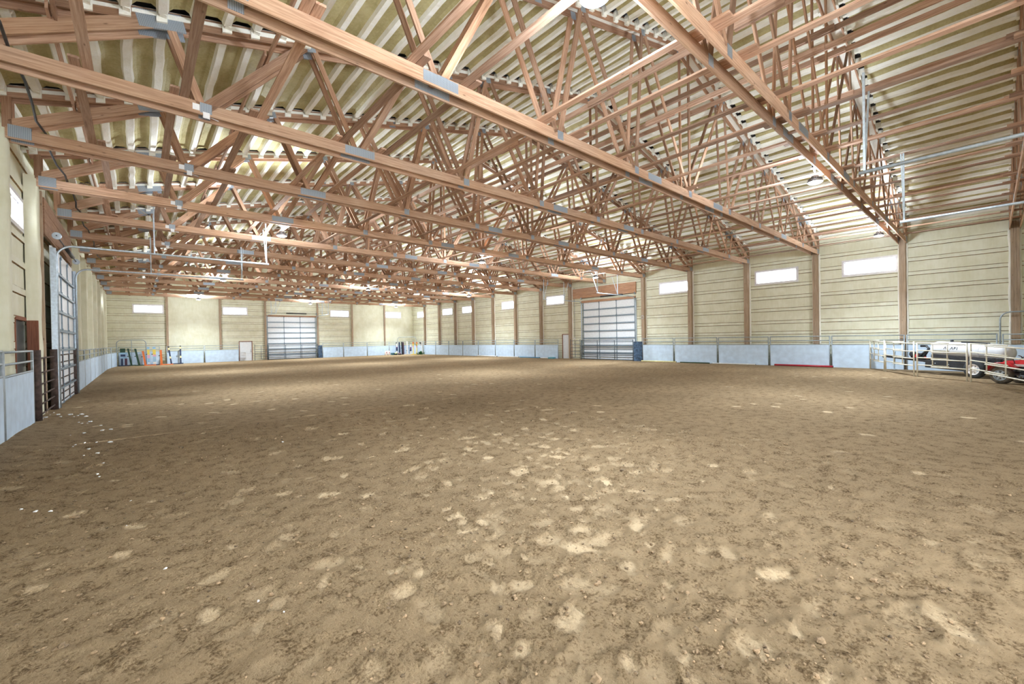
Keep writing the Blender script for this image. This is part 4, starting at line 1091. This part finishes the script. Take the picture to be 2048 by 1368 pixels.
# jugs, tub, flower boxes
t = thing('white_jug', (24.35, JR, gz(24.35, JR)), 'white jug with red cross tape, left of the blue tub, left jug', 'jug', 'white jugs by the far wall')
g = gz(24.35, JR)
MB().lathe([(.17, 0), (.19, .03), (.19, .42), (.13, .52), (.06, .56), (.06, .62)], (24.35, JR, g), 'Z', 16).build('body', M['white'], t, smooth=True)
m = MB().box(24.33, 24.37, JR - .2, JR - .188, g + .1, g + .45); m.box(24.24, 24.46, JR - .2, JR - .188, g + .38, g + .42); m.build('tape', M['redpole'], t)
MB().lathe([(.05, .62), (.05, .67)], (24.35, JR, g), 'Z', 10).build('cap', M['plum'], t)
dup(t, (24.74, JR, g), label='white jug with red tape beside the blue tub, right jug')
o = MB().lathe([(.24, 0), (.30, .28), (.31, .30), (.28, .29), (.22, .03)], (25.14, JR - .35, gz(25, JR)), 'Z', 18).build('blue_tub', M['blue'], smooth=True); tag(o, 'blue tub between the white jug and the flower boxes', 'tub')
for i, x in enumerate((25.45 + .2, 26.0 + .15)):
    pass
for i, (x, y) in enumerate(((25.35, JR - .75), (25.85, JR - .80))):
    t = thing('flower_box', (x, y, gz(x, y)), ['dark flower box with yellow and white blooms, beside the blue tub', 'dark flower box with pink blooms, beside the white and navy standard'][i], 'flower box'); g = gz(x, y)
    MB().box(x - .2, x + .2, y - .1, y + .1, g, g + .16).build('box', M['black'], t)
    m = MB(); rnd = random.Random(i)
    for k in range(14): m.blob((x + rnd.uniform(-.18, .18), y + rnd.uniform(-.08, .08), g + rnd.uniform(.18, .30)), .035)
    m.build('blooms', M[('paleyellow', 'pink')[i]], t)
    m = MB()
    for k in range(10): m.blob((x + rnd.uniform(-.2, .2), y + rnd.uniform(-.1, .1), g + rnd.uniform(.14, .24)), .05)
    m.build('foliage', M['leaf'], t)

# ground poles
def pole(p, q, r, mat, label, capm='black'):
    zp, zq = gz(*p) + r, gz(*q) + r
    t = thing('ground_pole', ((p[0] + q[0]) / 2, (p[1] + q[1]) / 2, min(zp, zq) - r), label, 'pole', 'ground poles along the arena walls')
    MB().tube([(p[0], p[1], zp), (q[0], q[1], zq)], r, 10).build('shaft', M[mat], t, smooth=True)
    d = Vector((q[0] - p[0], q[1] - p[1], zq - zp)).normalized()
    m = MB()
    for e, s in ((Vector((p[0], p[1], zp)), -1), (Vector((q[0], q[1], zq)), 1)): m.tube([e, e + d * s * .012], r * .92, 10)
    m.build('end_cap', M[capm] if capm != mat else M['black'], t)
pole((28.42, 8.55), (28.40, 5.72), .055, 'redpole', 'dark red pole lying at the foot of the right wall')
pole((28.40, 17.45), (28.42, 14.72), .045, 'paleyellow', 'pale yellow pole lying right of the dark blue board')
pole((28.40, 38.1), (28.38, 34.6), .06, 'white', 'white pole on the ground along the right wall, farthest one')
pole((28.40, 34.2), (28.38, 31.2), .05, 'white', 'white pole on the ground along the right wall, next to the blue one')
pole((28.36, 31.0), (28.36, 28.2), .05, 'blue', 'blue pole on the ground along the right wall')
pole((28.38, 28.0), (28.30, 27.0), .04, 'white', 'short white pole between the blue pole and the teal block')
pole((28.40, 14.4), (28.42, 12.4), .035, 'green', 'dark green pole lying right of the pale yellow pole')
pole((28.40, 12.2), (28.42, 9.6), .035, 'white', 'thin white pole half buried, left of the dark red pole')
o = MB().box(28.10, 28.5, 26.3, 27.9 - 1.0, 0, 0.13).build('teal_block', M['teal']); tag(o, 'flat teal block on the ground by the man door, right wall', 'block')

# ------------------------------------------------------------------ black cable bundle and string along the left side
pts = []
for k in range(1, 9):
    y = TY(k) + .17; pts.append((-1.45, y, CH_T + 0.05))
    for s in (0.25, 0.5, 0.75): pts.append((-1.45 + .05 * math.sin(k * 3 + s * 6), y + S * s, CH_T + 0.05 - 0.10 * math.sin(math.pi * s)))
pts = [(-1.35, TY(0) + .2, 6.66), (-1.4, TY(0) + 1.8, 6.55)] + pts[:-3]
t = MB().tube(pts, 0.022, 8).build('cable_bundle', M['black'], smooth=True); tag(t, 'black cable bundle running lengthwise over the chords by the left wall', 'cable')
m = MB().tube([(-1.3, TY(4) + .36, 6.80), (-.2, TY(4) + 1.6, 6.71), (.45, TY(5)-.1, 6.70)], .005, 5); o = m.build('yellow_string', M['yellow'], smooth=True)
tag(o, 'thin yellow string hanging near the black cable bundle', 'string')
# conduit with outlet beside the right wall narrow gate
t = thing('electrical_conduit', (XR - .05, 24.55, 0), 'thin grey conduit with round outlet box between door and post, right wall', 'conduit')
MB().tube([(XR - .06, 24.5, 1.8), (XR - .06, 24.48, 6.3)], .014, 6).build('pipe', M['pipe'], t, smooth=True)
MB().lathe([(.07, -.03), (.07, .03)], (XR - .08, 24.5, 1.80), 'X', 12).build('outlet_box', M['white_vinyl'], t)
t = thing('wall_hook', (XR - .33, TY(4) + .17, 3.3), 'small coiled hook on the timber post beside the right overhead door', 'hook')
MB().tube([(XR - .34, TY(4) + .17 + .12 * math.cos(a), 3.35 + .12 * math.sin(a)) for a in np.linspace(0, 6.28, 12, endpoint=False)], .015, 6, closed=True).build('coil', M['galv'], t)

# ------------------------------------------------------------------ clods (uncountable) and white foam flakes
m = MB(); rnd = random.Random(21)
for k in range(9000):
    d = 1.2 + 10.5 * rnd.random() ** 1.5; a = math.radians(90 - 41.4) + math.radians(rnd.uniform(-56, 56))
    x, y = d * math.cos(a), d * math.sin(a)
    if x < -1.6 or y < -1.4 or x > 8.2 or y > 11.4: continue
    if float(fbm(np.array(x * 1.4), np.array(y * 1.4), 2, 8)) < rnd.uniform(-.25, .15): continue
    r = (.004 + .013 * rnd.random() ** 2) * (1 + (rnd.random() < .03) * 1.3)
    m.blob((x, y, gz(x, y) + r * .4 + .030 * float(fbm(np.array(x * 2.2), np.array(y * 2.2), 4, 21)) + .034 * float(fbm(np.array(x * 9), np.array(y * 9), 3, 31))), r, 0, .35, (1.2, 1, .7), rnd)
o = m.build('soil_clods', M['clod'], base=(3, 3, 0), smooth=False); tag(o, kind='stuff'); o['label'] = 'small dark soil clods scattered over the sand'

FL = [(213, 829), (223, 831), (231, 835), (262, 829), (278, 832), (296, 831), (312, 833), (335, 837), (342, 850), (350, 856), (322, 863), (326, 868), (295, 888), (297, 894), (286, 889), (300, 901), (306, 901),
      (327, 875), (334, 872), (331, 887), (369, 888), (391, 897), (393, 902), (410, 906), (366, 911), (396, 950), (399, 955), (43, 1025), (71, 1028), (100, 1027), (89, 1012), (260, 1006), (276, 996), (296, 1020), (252, 1056), (331, 1141), (517, 1211), (494, 1202), (447, 1286), (568, 1232)]
FL = [(84, 841), (92, 837), (100, 831), (108, 826), (116, 830), (122, 835), (140, 830), (148, 834), (155, 832), (163, 829), (172, 833), (158, 845), (164, 847), (175, 846), (180, 843), (202, 851), (205, 861), (222, 859), (168, 868), (141, 874), (170, 888), (151, 893), (146, 897), (193, 887), (221, 886), (177, 901), (196, 909), (168, 914), (207, 930), (195, 950), (199, 955), (43, 1025), (71, 1028), (101, 1027), (262, 1004), (253, 1056), (331, 1141), (517, 1209), (568, 1231), (565, 887)]
def px_ground(x, y):
    d = _f + _r * ((x - 1024) / F_PX) + _u * ((684 - y) / F_PX); s = -CAM_H / d.z; return d.x * s, d.y * s
first = None
for i, (px, py) in enumerate(FL):
    x, y = px_ground(px, py); r = (0.9 + 1.5 * rnd.random()) * math.hypot(x, y) / F_PX; z = gz(x, y) + .010 + .030 * float(fbm(np.array(x * 2.2), np.array(y * 2.2), 4, 21))
    if first is None:
        m = MB(); m.blob((0, 0, 0), .03, 0, .45, (1.3, 1.0, .45), rnd)
        first = m.build('foam_flake', M['flake'], base=(0, 0, 0)); o = first
        tag(o, 'small white flake lying on the brown sand at the left', 'flake', 'white flakes on the sand')
    else: o = first.copy(); COL.objects.link(o)
    o.location = (x, y, z); o.scale = (r / .03, r / .03, r / .03); o.rotation_euler = (0, 0, rnd.uniform(0, 6))
